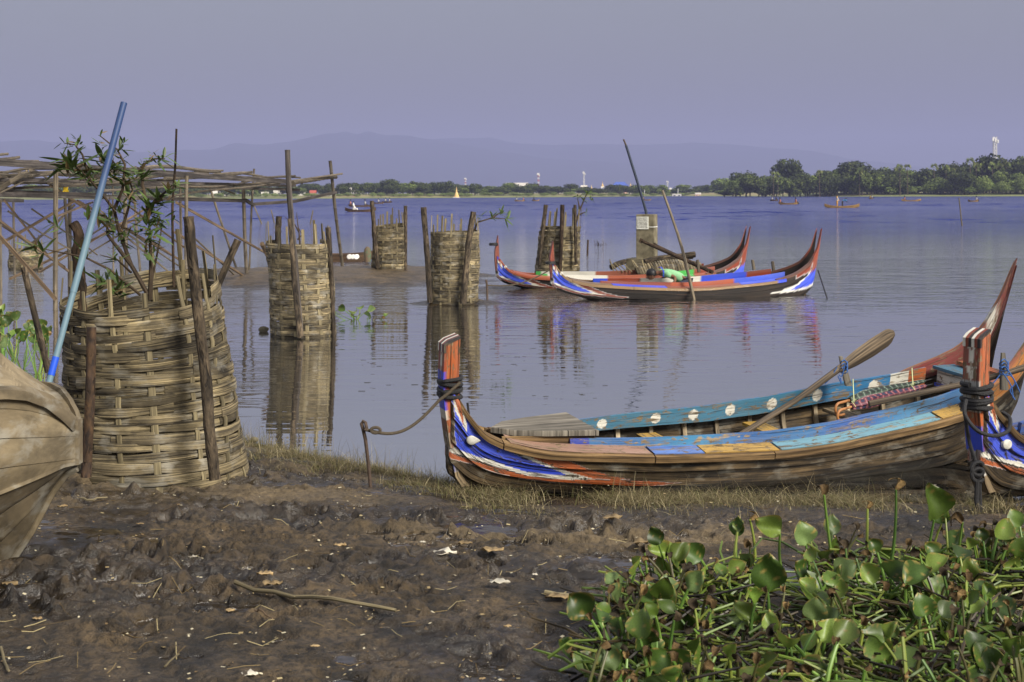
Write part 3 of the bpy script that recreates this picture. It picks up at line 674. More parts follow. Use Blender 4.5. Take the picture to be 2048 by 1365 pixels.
A_O = (-.44, 9.3); A_ANG = R(21)
bA = Boat('rowing_boat', 'beached blue and brown boat with umbrellas and an oar inside, grounded on the grassy bank', (A_O[0], A_O[1], 0), A_ANG, R(4.5), 0, 4.7, 'A')
FRONT_A = [(.86, 1.1, 'stripe'), (.71, .86, BLUE), (.60, .71, BLUE), (.535, .60, OFFW), (.45, .535, lin(120, 62, 30)), (.33, .45, lin(150, 144, 130)), (.19, .33, lin(30, 62, 150))]
OVALS = [1.25, 1.70, 2.02, 2.34, 2.69, 3.08, 3.55]
def coam_A(x, f, inner, side):
    if side > 0 and inner:
        if x > 3.83: return ORANGE
        if x > 3.68: return WHITE
        if min((((x - o) / .042) ** 2 + ((f - .5) / .34) ** 2) for o in OVALS) < 1: return WHITE
        return TEAL if x < 3.1 else lin(40, 112, 160)
    if x < .9: return lin(28, 52, 150)
    m = .5 + .5 * math.sin(x * 5.1) * math.sin(x * 2.3 + 1); a, b = DBLUE, lin(46, 120, 160)
    return tuple(a[i] * m + b[i] * (1 - m) for i in range(3)) + (1,)
bA.hull(); bA.post(FRONT_A); bA.eye()
bA.trim(None, [(.075, .268, PINK), (.27, .345, lin(76, 114, 184)), (.345, .46, YEL), (.462, .742, LTURQ), (.745, .80, YEL), (.80, .84, DBLUE)], coam_A)
bA.inside()
def boxes_A(b):
    for x0, c in ((1.62, YEL), (2.52, YEL), (1.15, LTURQ), (3.2, None)):
        t = x0 / b.L; y = B(t) - .13; mb = MB(); mb.box((x0, 0, G(t) - .075), (.15, 2 * y, .024)); mb.col = [pnt(c) if c else NOP] * len(mb.v); mb.build('thwart', MAT['paint'], b.o)
    # the lidded bow seat
    mb = MB(); mb.slab([(.30, 0), (.42, -.13), (.62, -.20), (.96, -.27), (.96, .27), (.62, .20), (.42, .13)], .425, .462); mb.build('bow_seat', MAT['grey'], b.o)
    mb = MB(); mb.box((.64, -.175, .385), (.62, .022, .075), Matrix.Rotation(R(-10), 3, 'Z')); mb.box((.64, .175, .385), (.62, .022, .075), Matrix.Rotation(R(10), 3, 'Z')); mb.box((.94, 0, .385), (.022, .46, .075)); mb.build('seat_side', MAT['rail'], b.o)
    # stern locker with the name board
    for y0, y1, z0, z1, x, c, nm in ((-.29, .29, .48, .505, 4.05, BLUE, 'locker_strip'), (-.28, .28, .505, .610, 4.065, WHITE, 'name_board'), (-.30, .30, .612, .636, 4.04, TEAL, 'locker_lid')):
        mb = MB(); mb.box((x + .02 if nm != 'locker_lid' else x + .10, (y0 + y1) / 2, (z0 + z1) / 2), (.03 if nm != 'locker_lid' else .20, y1 - y0, z1 - z0)); mb.col = [pnt(c)] * len(mb.v); o = mb.build(nm, MAT['paint'], b.o, False)
        if nm == 'name_board': board = o
    mb = MB(); mb.box((4.26, 0, .66), (.10, .46, .03)); mb.col = [pnt(ORANGE)] * len(mb.v); mb.build('stern_seat', MAT['paint'], b.o, False)
    # painted lettering: five round Burmese letters drawn as strokes
    mb = MB(); xw = 4.0645; zc = .555
    def arc(cy, cz, r, a0, a1, n=14): return [(xw, -(cy + r * math.cos(R(a0 + (a1 - a0) * q / n))), cz + r * math.sin(R(a0 + (a1 - a0) * q / n))) for q in range(n + 1)]
    S_ = []
    c0 = -.20
    S_.append(arc(c0, zc, .016, 40, 320)); S_.append(arc(c0 + .032, zc, .016, 220, -60)); S_.append(arc(c0 + .03, zc - .03, .012, 150, 380))
    S_.append(arc(c0 + .085, zc, .017, -50, 250)); S_.append(arc(c0 + .118, zc, .015, 240, -50)); S_.append(arc(c0 + .10, zc + .034, .011, 200, -40))
    S_.append([(xw, -(c0 + .092), zc + .028), (xw, -(c0 + .124), zc + .05)])
    S_.append(arc(c0 + .168, zc, .016, 40, 320)); S_.append(arc(c0 + .200, zc, .016, 220, -60))
    S_.append([(xw, -(c0 + .236), zc + .016), (xw, -(c0 + .238), zc - .012), (xw, -(c0 + .255), zc - .017), (xw, -(c0 + .268), zc - .006), (xw, -(c0 + .268), zc + .018)]); S_.append(arc(c0 + .258, zc + .032, .010, 200, -40))
    for st in S_: mb.tube([(p[0], -p[1] * -1 if False else p[1], p[2]) for p in st], .0028, 5)
    mb.col = [(1, 1, 1, 0)] * len(mb.v); mb.build('lettering', MAT['rust'], board)
boxes_A(bA)

# the boat nosing in at the right edge
bB = Boat('rowing_boat', 'orange and blue bow at the right edge with black rope wound round its post', (2.83, 8.75, .05), R(38), R(2), R(-.5), 5.0, 'A')
bB.hull(); bB.post([(.88, 1.1, 'stripe'), (.80, .88, 'stripe'), (.70, .80, lin(168, 168, 164)), (.60, .70, OFFW), (.52, .60, ORANGE), (.35, .52, BLUE), (.2, .35, OFFW)], 1.05); bB.eye(.15, .40, .03, False)
bB.trim(None, [(.075, .45, DBLUE), (.45, .84, ORANGE)], lambda x, f, i, sd: DBLUE if x < 2 else TEAL); bB.inside(False)

# the two afloat off the bank
def coam_C(x, f, inner, side):
    t = x / 5.3
    if side > 0:
        if t < .12: return BLUE
        if t < .23: return OFFW if False else lin(44, 72, 190)
        if t < .36: return RED
        if t < .60: return WHITE
        return BLUE if t < .78 else RED
    return lin(120, 50, 34) if t < .42 else lin(150, 66, 36) if t < .66 else lin(44, 72, 180)
def deck_C(): return [(.06, .20, lin(110, 84, 60)), (.20, .39, BLUE), (.39, .66, lin(122, 54, 32)), (.66, .84, BLUE)]
SPIKE[0] = 1.0
LC = 5.45; PC = W(1100, 590, 26.55); angC = R(15)
bC = Boat('rowing_boat', 'red and blue boat afloat nearest the bank with a child leaning in it', (PC.x, PC.y, -.01), angC, R(2.5), R(1.7), LC, 'C', True)
bC.hull(); bC.post([(.2, 1.2, RED), (.0, .2, BLUE)], 1.07); bC.eye(.16, .52, .03, False)
bC.trim(lambda t: lin(132, 104, 70) if t < .8 else BLUE, deck_C(), coam_C); bC.inside(False)
PD = W(990, 575, 28.9)
bD = Boat('rowing_boat', 'white, red and green boat behind, half hidden by the boat with the child', (PD.x, PD.y, 0), R(15), R(3), R(1.9), 5.5, 'C', True)
def coam_D(x, f, inner, side):
    t = x / 5.35
    return (lin(52, 140, 60) if t < .19 else OFFW) if t < .42 else lin(140, 68, 40) if t < .66 else GREEN if t < .78 else RED
bD.hull(); bD.post([(.2, 1.3, RED), (.0, .2, BLUE)], 1.10); bD.eye(.16, .52, .03, False)
bD.trim(lambda t: lin(150, 72, 40) if t < .3 else lin(110, 70, 48), [(.06, .2, lin(150, 70, 40)), (.2, .45, OFFW), (.45, .68, lin(150, 70, 42)), (.68, .75, GREEN), (.75, .84, lin(150, 70, 42))], coam_D); bD.inside(False)

# ------------------------------------------------------------------ woven bamboo tree guards
def woven_guard(label, bx, by, bz, r0, r1, h, nst, rows, lean=(0, 0), rim=(0, 0), nsl=2, seed=1, stave_up=(.12, .34), sag=.0, flat=1.0):
    """r0 base radius, r1 rim radius; rim = tilt of the rim in x and y"""
    rr = random.Random(seed); root = thing('woven_tree_guard', label, 'tree guard', (bx, by, bz), 'woven bamboo tree guards')
    ph = [2 * PI * (k + rr.uniform(-.16, .16)) / nst for k in range(nst)]; off0 = rr.uniform(0, 6)
    def P(a, q, dr=0.0):
        r = r0 + (r1 - r0) * q + .012 * math.sin(3 * a + q * 5 + off0) + .01 * math.sin(5 * a - q * 9) + dr
        return Vector((bx + lean[0] * q + r * math.cos(a), by + lean[1] * q + r * flat * math.sin(a), bz + q * h + q * q * (rim[0] * math.cos(a) + rim[1] * math.sin(a))))
    rh = 1.0 / rows
    for i in range(rows):
        start = rr.uniform(0, 2 * PI)
        q0 = i * rh
        for k in range(nsl):
            a0 = start + 2 * PI * k / nsl - rr.uniform(.05, .25); a1 = start + 2 * PI * (k + 1) / nsl + rr.uniform(.05, .3)
            n = int(nst * 4 * (a1 - a0) / (2 * PI)); rings = []; mb = MB()
            th = .0035; ww = rh * rr.uniform(.88, 1.22); skew = rr.uniform(-.45, .45) * rh * (1 if i < rows - 3 else 2.4); wv = rr.uniform(.0, .3) * rh; fr = rr.uniform(1, 4)
            drk = .004 * k; rid_ = [0] + [rr.choice((.0, .0, -.004, -.006, .0015)) for _ in range(5)] + [0]
            for j in range(n + 1):
                a = a0 + (a1 - a0) * j / n
                # over/under with the staves
                idx = min(range(nst), key=lambda m: abs((a - ph[m] + PI) % (2 * PI) - PI)); d = ((a - ph[idx] + PI) % (2 * PI) - PI) * nst / (2 * PI)
                sgn = 1 if (idx + i) % 2 else -1
                dr = .0085 * sgn * math.cos(d * PI) * (1 if abs(d) <= .5 else 0) + drk
                mid = q0 + rh * .5 + skew * (j / n - .5) + wv * math.sin(a * fr + i) * .5 + sag * math.sin(a * 2 + i)
                pinch = 1 - .16 * (1 if sgn < 0 else 0) * math.cos(d * PI) + .05 * math.sin(a * 7 + i)
                lo, hi = mid - ww * .5 * pinch, mid + ww * .5 * pinch
                lo = max(lo, 0.0); hi = min(max(hi, lo + .01), 1.03)
                rings.append(([P(a, lo + (hi - lo) * q_ / 6, dr + th * (.2 + .8 * math.sin(PI * q_ / 6)) + rid_[q_] * (.6 + .4 * math.sin(a * 9 + q_ * 2 + i))) for q_ in range(7)] + [P(a, hi, dr - th * .6), P(a, lo, dr - th * .6)])[::-1])
            if i == rows - 1 and k == 1: rings = rings[:max(6, int(len(rings) * .55))]
            mb.loft(rings, True, True, None, rr.uniform(0, 40)); mb.build('slat', MAT['slat'], root)
    for m in range(nst):
        mb = MB(); up = rr.uniform(*stave_up) / h; w = rr.uniform(.013, .021) * (1.15 if r0 > .52 else 1.35); tw = rr.uniform(-.04, .04); pts = []
        qs = list(np.linspace(-.03, 1.0, 24)) + [1 + up]; rings = []
        for q in qs:
            a = ph[m] + tw * q; ii = int(min(max(q, 0), .999) * rows); sgn = 1 if (m + ii) % 2 else -1
            dr = -.0045 * sgn if q < 1 else -.002
            c = P(a, q, dr); t = Vector((-math.sin(a), math.cos(a) * flat, 0)).normalized(); nrm = Vector((math.cos(a), math.sin(a), 0))
            ww = w * (1 if q < 1 else .8)
            rings.append([c - t * ww - nrm * .003, c - t * ww + nrm * .003, c + nrm * .006, c + t * ww + nrm * .003, c + t * ww - nrm * .003])
        mb.loft(rings, True, True); mb.build('stave', MAT['stave'], root)
    return root
POLE_K = [1.0]
def pole(name, pts, rad, mat, label=None, cat=None, parent=None, n=10, group=None, wob=.05, seg=10, bend=.0, knot=False):
    P_ = [Vector(p) for p in pts]; rad = rad if hasattr(rad, '__len__') else (rad, rad)
    rad = tuple(r * POLE_K[0] for r in rad)
    if len(P_) > 2: P_ = smooth_pts(P_, 5)
    if len(P_) == 2:
        a, b = P_; d = b - a; side = d.cross(Vector((0, 1, 0))); side = side.normalized() if side.length > 1e-6 else Vector((1, 0, 0)); ph = random.uniform(0, 6)
        P_ = [a + d * (i / seg) + side * bend * d.length * (math.sin(PI * i / seg) + .4 * math.sin(2.5 * PI * i / seg + ph)) for i in range(seg + 1)]
    n_ = len(P_) - 1; rs = [rad[0] + (rad[1] - rad[0]) * i / n_ for i in range(n_ + 1)]
    mb = MB()
    if knot:   # bamboo joints
        pp, rr_ = [], []
        ln = sum((P_[i + 1] - P_[i]).length for i in range(n_)); nk = max(3, int(ln / .28)); acc = [0.0]
        for i in range(n_): acc.append(acc[-1] + (P_[i + 1] - P_[i]).length)
        def at(u):
            u = u * ln; i = min(n_ - 1, max(0, int(np.searchsorted(acc, u) - 1))); f_ = (u - acc[i]) / max(1e-6, acc[i + 1] - acc[i]); return P_[i].lerp(P_[i + 1], f_), rs[i] + (rs[i + 1] - rs[i]) * f_
        for k in range(nk + 1):
            for du, sc_ in ((-.012, 1.0), (0, 1.16), (.012, 1.0)):
                u = k / nk + du / ln
                if 0 <= u <= 1: p, r = at(u); pp.append(p); rr_.append(r * sc_)
        mb.tube(pp, rr_, n)
    else: mb.tube(P_, rs, n, True, wob)
    o = mb.build(name, mat, parent)
    if label: tag(o, label, cat, group)
    return o

g1z = ground_z(-2.3, 9.1)
G1 = woven_guard('large woven bamboo tree guard in front, holding a leafy sapling, beside the blue pipe', W(316, 945, 9.15).x, 9.15, g1z - .03, .555, .485, 1.20, 15, 20, (-.10, .0), (.05, .09), 3, 11, (.08, .26), .006)
G2b = W(607, 672, 20.2); G2 = woven_guard('woven bamboo tree guard standing in the water with a tall post through it', G2b.x, 20.2, -.05, .455, .445, 1.38, 15, 19, (-.06, 0), (0, .02), 2, 12, (.10, .30))
G3b = W(908, 605, 25.8); G3 = woven_guard('woven bamboo tree guard on a small mud mound with a leafy twig leaning right', G3b.x, 25.8, -.02, .455, .43, 1.33, 15, 18, (.02, 0), (0, .0), 2, 13, (.12, .36))
G4b = W(778, 540, 34.6); G4 = woven_guard('woven bamboo tree guard standing on the mud islet with ragged rim', G4b.x, 34.6, .10, .415, .39, 1.14, 14, 16, (0, 0), (.02, .02), 2, 14, (.15, .38))
G5b = W(1113, 560, 31.5); G5 = woven_guard('leaning woven bamboo tree guard behind the bows of the two floating boats', G5b.x, 31.5, .05, .50, .44, 1.22, 14, 16, (.10, 0), (.0, 0), 2, 15, (.25, .42))
G6b = W(52, 540, 38.0); G6 = woven_guard('low woven tree guard far out in the water behind the bamboo platform', G6b.x, 38.0, -.05, .44, .43, .62, 13, 9, (0, 0), (0, 0), 2, 16, (.15, .4))

# stakes that hold the guards
POLE_K[0] = .68
K = MAT
g = lambda x, y, Y: W(x, y, Y)
pole('stake', [g(430, 960, 8.48), g(418, 850, 8.50), g(412, 760, 8.54), g(398, 640, 8.57), g(385, 520, 8.6), g(377, 434, 8.62)], (.052, .047), K['stake'], 'tall bark covered stake propping the front of the large tree guard', 'stake', n=12, wob=.09)
pole('iron_stake', [g(172, 955, 8.42), g(180, 800, 8.45), g(183, 655, 8.48)], (.047, .042), K['rust'], 'short rusty brown post against the left of the large tree guard', 'post', n=10, wob=.04)
pole('dead_stump', [g(160, 620, 9.35), g(160, 560, 9.35), g(154, 510, 9.33), g(158, 470, 9.33), g(146, 446, 9.33)], (.062, .045), K['bark'], 'dark knotty stump standing inside the large tree guard', 'stump', n=12, wob=.16)
pole('stake', [g(395, 660, 9.75), g(425, 595, 9.8), g(476, 480, 9.85)], (.036, .036), K['stake'], 'slanting cut log leaning out behind the large tree guard', 'stake')
pole('stake', [g(47, 535, 14.0), g(72, 640, 14.0), g(97, 745, 14.0)], (.045, .05), K['stake'], 'leaning bark stake among the water hyacinth at the left bank', 'stake')
pole('stake', [g(348, 575, 9.3), g(345, 420, 9.3), g(350, 340, 9.3), g(353, 258, 9.3)], (.014, .010), K['bark'], 'thin dead stick rising from the large tree guard against the sky', 'stick')
pole('stake', [g(368, 600, 9.55), g(366, 520, 9.55)], (.02, .02), K['stave'], 'short pale stave end behind the bark covered stake', 'stake')
pole('post', [g(601, 672, 19.70), g(596, 600, 19.72), g(590, 520, 19.76), g(582, 430, 19.8), g(577, 360, 19.8), g(575, 300, 19.8)], (.062, .055), K['plank'], 'tall squared post rising out of the guard in the water', 'post', n=6)
pole('stake', [g(601, 676, 19.58), g(591, 580, 19.6), g(586, 520, 19.62), g(579, 438, 19.62)], (.062, .045), K['stake'], 'crooked stake lashed to the front of the guard in the water', 'stake', wob=.1)
pole('stake', [g(668, 676, 20.05), g(663, 560, 20.05), g(656, 455, 20.05)], (.04, .06), K['stake'], 'dark stake at the right flank of the guard in the water', 'stake')
pole('stake', [g(557, 500, 20.3), g(556, 465, 20.3), g(558, 433, 20.3)], (.065, .062), K['stake'], 'stubby upright log sticking out of the guard in the water', 'stake', wob=.1)
pole('driftwood', [g(540, 520, 21.0), g(531, 502, 21.0), g(524, 488, 20.8)], (.05, .05), K['brace'], 'forked piece of driftwood caught at the left of the guard in the water', 'driftwood')
pole('stake', [g(860, 606, 25.5), g(855, 520, 25.5), g(847, 415, 25.5)], (.07, .08), K['stake'], 'forked left stake of the guard on the mud mound', 'stake', wob=.1)
pole('stake', [g(926, 608, 25.25), g(932, 540, 25.25), g(938, 480, 25.25), g(947, 424, 25.25)], (.09, .075), K['stake'], 'crooked right stake of the guard on the mud mound', 'stake', wob=.12)
pole('stake', [g(756, 537, 34.1), g(750, 480, 34.1), g(744, 402, 34.1)], (.08, .07), K['stake'], 'left stake of the guard on the mud islet', 'stake', wob=.1)
pole('stake', [g(811, 540, 34.5), g(811, 480, 34.5), g(811, 412, 34.5)], (.06, .065), K['stake'], 'right stake of the guard on the mud islet', 'stake', wob=.1)
pole('stake', [g(1120, 545, 30.95), g(1123, 470, 30.95), g(1125, 410, 30.95)], (.06, .07), K['bark'], 'dark middle stake of the leaning guard behind the boats', 'stake', wob=.1)
pole('stake', [g(1079, 530, 31.2), g(1086, 460, 31.2), g(1092, 410, 31.2)], (.06, .07), K['stake'], 'left edge stake of the leaning guard behind the boats', 'stake', wob=.1)
pole('stake', [g(1152, 530, 31.0), g(1151, 470, 31.0), g(1150, 410, 31.0)], (.05, .05), K['stake'], 'right edge stake of the leaning guard behind the boats', 'stake', wob=.1)

# ------------------------------------------------------------------ the bamboo platform on stilts
POLE_K[0] = .5
plat = thing('bamboo_platform', 'unfinished bamboo platform on stilts standing in the shallows at the left', 'platform', W(250, 620, 27))
def pp(name, x0, y0, Y0, x1, y1, Y1, r, mat, r1=None, bend=0.0, knot=True): return pole(name, [W(x0, y0, Y0), W(x1, y1, Y1)], (r, r1 or r), K[mat], None, None, plat, 8, bend=bend, knot=knot)
posts = [(112, 660, 112, 341, 21.5, .075), (2, 640, 0, 400, 22.5, .06), (146, 600, 128, 372, 25.5, .055), (140, 610, 140, 395, 26.0, .07), (30, 560, 27, 402, 34, .06), (228, 590, 226, 360, 28, .035), (254, 575, 250, 352, 31, .085), (282, 560, 268, 385, 34, .06),
         (372, 590, 374, 352, 27, .07), (364, 575, 361, 366, 30, .055), (494, 560, 486, 362, 33, .085), (498, 552, 508, 338, 34, .05), (474, 540, 420, 375, 36, .06), (685, 535, 660, 322, 37, .085)]
for x0, y0, x1, y1, Y, r in posts: pp('post', x0, y0, Y, x1, y1, Y, r, 'bamboo', bend=.004)
# squared rails under the deck
for x0, y0, Y0, x1, y1, Y1, w in ((-40, 322, 20.0, 578, 364, 33, .15), (-40, 358, 21.5, 700 - 110, 372, 36, .09), (-30, 362, 23, 598, 380, 35, .09), (-40, 384, 22, 210, 392, 25.5, .12), (-40, 388, 21.4, 490, 402, 33, .11), (490, 400, 33, 508, 411, 33.2, .10), (505, 409, 33.2, 590, 403, 34.5, .10), (590, 403, 34.5, 672, 385, 37, .10), (-30, 400, 24, 45, 402, 30, .10)):
    a, b = W(x0, y0, Y0), W(x1, y1, Y1); d = b - a; mb = MB(); M3 = d.to_track_quat('X', 'Z').to_matrix(); mb.box((a + b) / 2, (d.length, .06, w * .72), M3); mb.build('rail', K['plank'], plat, False)
deckp = [(-30, 312, 19.8, 15, 308, 21, .045), (-40, 324, 19.8, 38, 315, 21.5, .05), (-30, 323, 20.2, 76, 323, 22.5, .045), (-60, 358, 20.5, 170, 338, 27, .05), (40, 345, 21, 270, 337, 29, .045), (-60, 372, 21, 330, 345, 30, .05), (60, 352, 22, 300, 340, 29, .04), (150, 350, 23, 440, 343, 31, .055), (200, 347, 24, 445, 341, 32, .05), (120, 372, 23, 420, 355, 33, .05),
         (-40, 380, 21.5, 260, 368, 30, .05), (200, 378, 24, 520, 358, 34, .045), (330, 356, 27, 503, 345, 32.5, .065), (380, 354, 29, 530, 353, 34, .06), (420, 356, 30, 590, 352, 35, .05), (470, 357, 31, 600, 356, 35.5, .05), (560, 366, 33.5, 684, 348, 37, .055), (585, 367, 34, 672, 355, 37, .10), (340, 395, 27, 590, 367, 35.5, .045), (-40, 402, 22, 55, 345, 21.8, .085), (0, 386, 21.7, 48, 363, 21.9, .03), (60, 340, 21, 110, 366, 25, .04), (430, 370, 31, 468, 388, 32.5, .05), (270, 366, 27, 345, 362, 30, .05)]
rp = random.Random(12)
for k in range(22):
    x = rp.uniform(-60, 480); y = 345 + (x + 60) / 540 * 14 + rp.uniform(-8, 22); Y0 = 20.5 + (x + 60) / 540 * 11 + rp.uniform(-.5, 2); l = rp.uniform(60, 200); deckp.append((x, y, Y0, x + l, y - rp.uniform(-3, 12), Y0 + l / 45, rp.uniform(.035, .06)))
for k in range(9):
    x = rp.uniform(-20, 420); y = rp.uniform(400, 470); Y0 = 23 + x / 45; l = rp.uniform(60, 150) * rp.choice((-1, 1)); deckp.append((x, y, Y0, x + l, y + rp.uniform(60, 110), Y0 + l / 60, rp.uniform(.03, .05)))
for x0, y0, Y0, x1, y1, Y1, r in deckp: pp('deck_pole', x0, y0, Y0, x1, y1, Y1, r, 'bamboo', r * .85, bend=random.uniform(-.01, .012))
braces = [(-10, 462, 21.4, 112, 600, 21.4, .075), (-20, 428, 22, 140, 545, 26, .05), (-20, 500, 22.5, 150, 402, 26, .055), (8, 400, 23, 95, 510, 26, .03), (5, 452, 30, 130, 535, 27, .045), (20, 558, 23, 290, 430, 33, .05), (78, 545, 26, 330, 395, 34, .05), (100, 370, 24, 250, 470, 30, .05), (155, 402, 26, 420, 555, 33, .05), (115, 433, 21.6, 185, 405, 26, .035), (240, 400, 29, 375, 500, 28, .035), (352, 405, 27, 520, 500, 33.5, .06), (350, 465, 27, 500, 560, 33, .06), (520, 500, 33.5, 548, 515, 34, .06), (300, 480, 28, 430, 570, 31, .03)]
for x0, y0, Y0, x1, y1, Y1, w in braces:
    a, b = W(x0, y0, Y0), W(x1, y1, Y1); d = b - a; mb = MB(); mb.box((a + b) / 2, (d.length, .03, w * .75), d.to_track_quat('X', 'Z').to_matrix()); mb.build('brace', K['brace'], plat, False)
mb = MB(); rings = []
for q in range(8):
    c = W(131, 374 + q * 2.6, 25.3); w = .05 * (1 - .3 * math.sin(q)); rings.append([c + Vector((-w, 0, 0)), c + Vector((w, 0, 0)), c + Vector((w, .02, 0)), c + Vector((-w, .02, 0))])
mb.loft(rings); mb.build('rag', plain('yellow_cloth', lin(200, 168, 40), .9, .3, 30), plat)

POLE_K[0] = 1.0
# thin poles out in the lake
for x0, y0, x1, y1, Y, nm in ((1918, 396, 1925, 452, None, 'lone pale pole slanting out of the open water at the right'), (503, 400, 527, 448, None, 'thin slanting net pole left of the post in the middle water'), (542, 420, 551, 447, None, 'short net pole just left of the tall squared post'), (626, 421, 619, 448, None, 'thin net pole leaning left, beyond the guard in the water')):
    b = WZ(x1, y1, 0); pole('net_pole', [b - Vector((0, 0, .3)), W(x0, y0, b.y)], (.05 * b.y / 90, .035 * b.y / 90), K['stave'], nm, 'pole', n=6)
b = WZ(1174, 512, .0); pole('stick', [b - Vector((0, 0, .3)), W(1176, 480, b.y)], (.03, .03), K['bark'], 'short dark stick in the water right of the leaning guard', 'stick', n=6)
# long poles beside the boats
b = WZ(1400, 600, 0); pole('punt_pole', [b - Vector((.03, 0, .4)), W(1365, 500, b.y + .2), W(1325, 381, b.y + .4)], (.034, .022), K['bamboo'], 'long bamboo punt pole leaning against the boat with the child', 'pole', knot=True)

# ------------------------------------------------------------------ blue pipe, plants in the guards
pA, pB = W(93, 785, 8.2), W(248, 206, 8.75)
pipe = thing('blue_pipe', 'faded blue plastic pipe leaning against the large tree guard', 'pipe', pA)
mb = MB(); mb.tube([pA.lerp(pB, q) for q in np.linspace(0, .36, 6)], .0185, 14, u0=0); mb.build('lower_length', MAT['pvc'], pipe)
mb = MB(); mb.tube([pA.lerp(pB, q) for q in np.linspace(.33, 1, 8)], .0205, 14, u0=.66); mb.build('upper_length', MAT['pvc'], pipe)
mb = MB(); mb.tube([pA.lerp(pB, q) for q in (.055, .115)], .0205, 14, u0=0); mb.build('sleeve', MAT['pvcsleeve'], pipe)

MAT['leafdark'] = attr_mat('sapling_leaf', .45, .4, .25, .3)
def lance_leaf(mb, p, d, l, w, col, droop=.2):
    d = d.normalized(); up = Vector((0, 0, 1)); s = d.cross(up); s = s.normalized() if s.length > .05 else Vector((1, 0, 0)); s = (s + Vector((random.uniform(-.5, .5), random.uniform(-.5, .5), random.uniform(-.6, .6)))).normalized(); s = (s - d * s.dot(d)).normalized()
    nrm = d.cross(s); prev = None; n = 5
    for i in range(n + 1):
        q = i / n; c = p + d * l * q + Vector((0, 0, -droop * l * q * q)); ww = w * math.sin(PI * min(.98, .04 + q * .95)) ** .8
        a = mb.add(c - s * ww + nrm * ww * .35, col); m = mb.add(c, col); b = mb.add(c + s * ww + nrm * ww * .35, col)
        if prev: mb.face((prev[0], prev[1], m, a)); mb.face((prev[1], prev[2], b, m))
        prev = (a, m, b)
def whorl(name, p, d, n, l, parent, warm=.3, mat='leafdark'):
    n = int(n * 1.5); l *= 1.25; warm *= .55
    mb = MB(); d = d.normalized()
    for k in range(n):
        a = 2 * PI * k / n + random.uniform(-.4, .4); e = random.uniform(.1, 1.0)
        s = d.orthogonal().normalized(); t = d.cross(s); v = d * e + (s * math.cos(a) + t * math.sin(a)) * (1.1 - .5 * e)
        c = lin(78, 96, 48) if random.random() > warm else lin(110, 92, 62)
        k_ = random.uniform(.7, 1.35); lance_leaf(mb, p + d * random.uniform(-.07, .02), v, l * random.uniform(.4, 1.15), l * random.uniform(.075, .11), (c[0] * k_, c[1] * k_, c[2] * k_, 1), random.uniform(0, .35))
    return mb.build(name, MAT[mat], parent)
def sapling(label, cat, base, stems, whorls, Y, r0, leafn, parent_loc, name='sapling', ll=.11, warm=.3):
    root = thing(name, label, cat, parent_loc)
    for st in stems:
        pts = [W(x, y, Y + dy) for x, y, dy in st]; fine = []
        for i in range(len(pts) - 1):
            for q in range(4): fine.append(pts[i].lerp(pts[i + 1], q / 4))
        fine.append(pts[-1]); n = len(fine)
        mb = MB(); mb.tube(fine, [r0 * (1 - .7 * i / (n - 1)) for i in range(n)], 7, True, .08); mb.build('stem', MAT['twig'], root)
        r0 *= .93
    for x, y, dy, dx, dz, n, sc_ in list(whorls) + ([(x + random.uniform(-22, 22), y + random.uniform(-16, 22), dy, dx, dz, 5, sc_ * .75) for x, y, dy, dx, dz, n, sc_ in whorls] if len(whorls) > 20 else []): whorl('leaf_cluster', W(x, y, Y + dy), Vector((dx, random.uniform(-.4, .4), dz)), n, ll * sc_, root, warm)
    return root
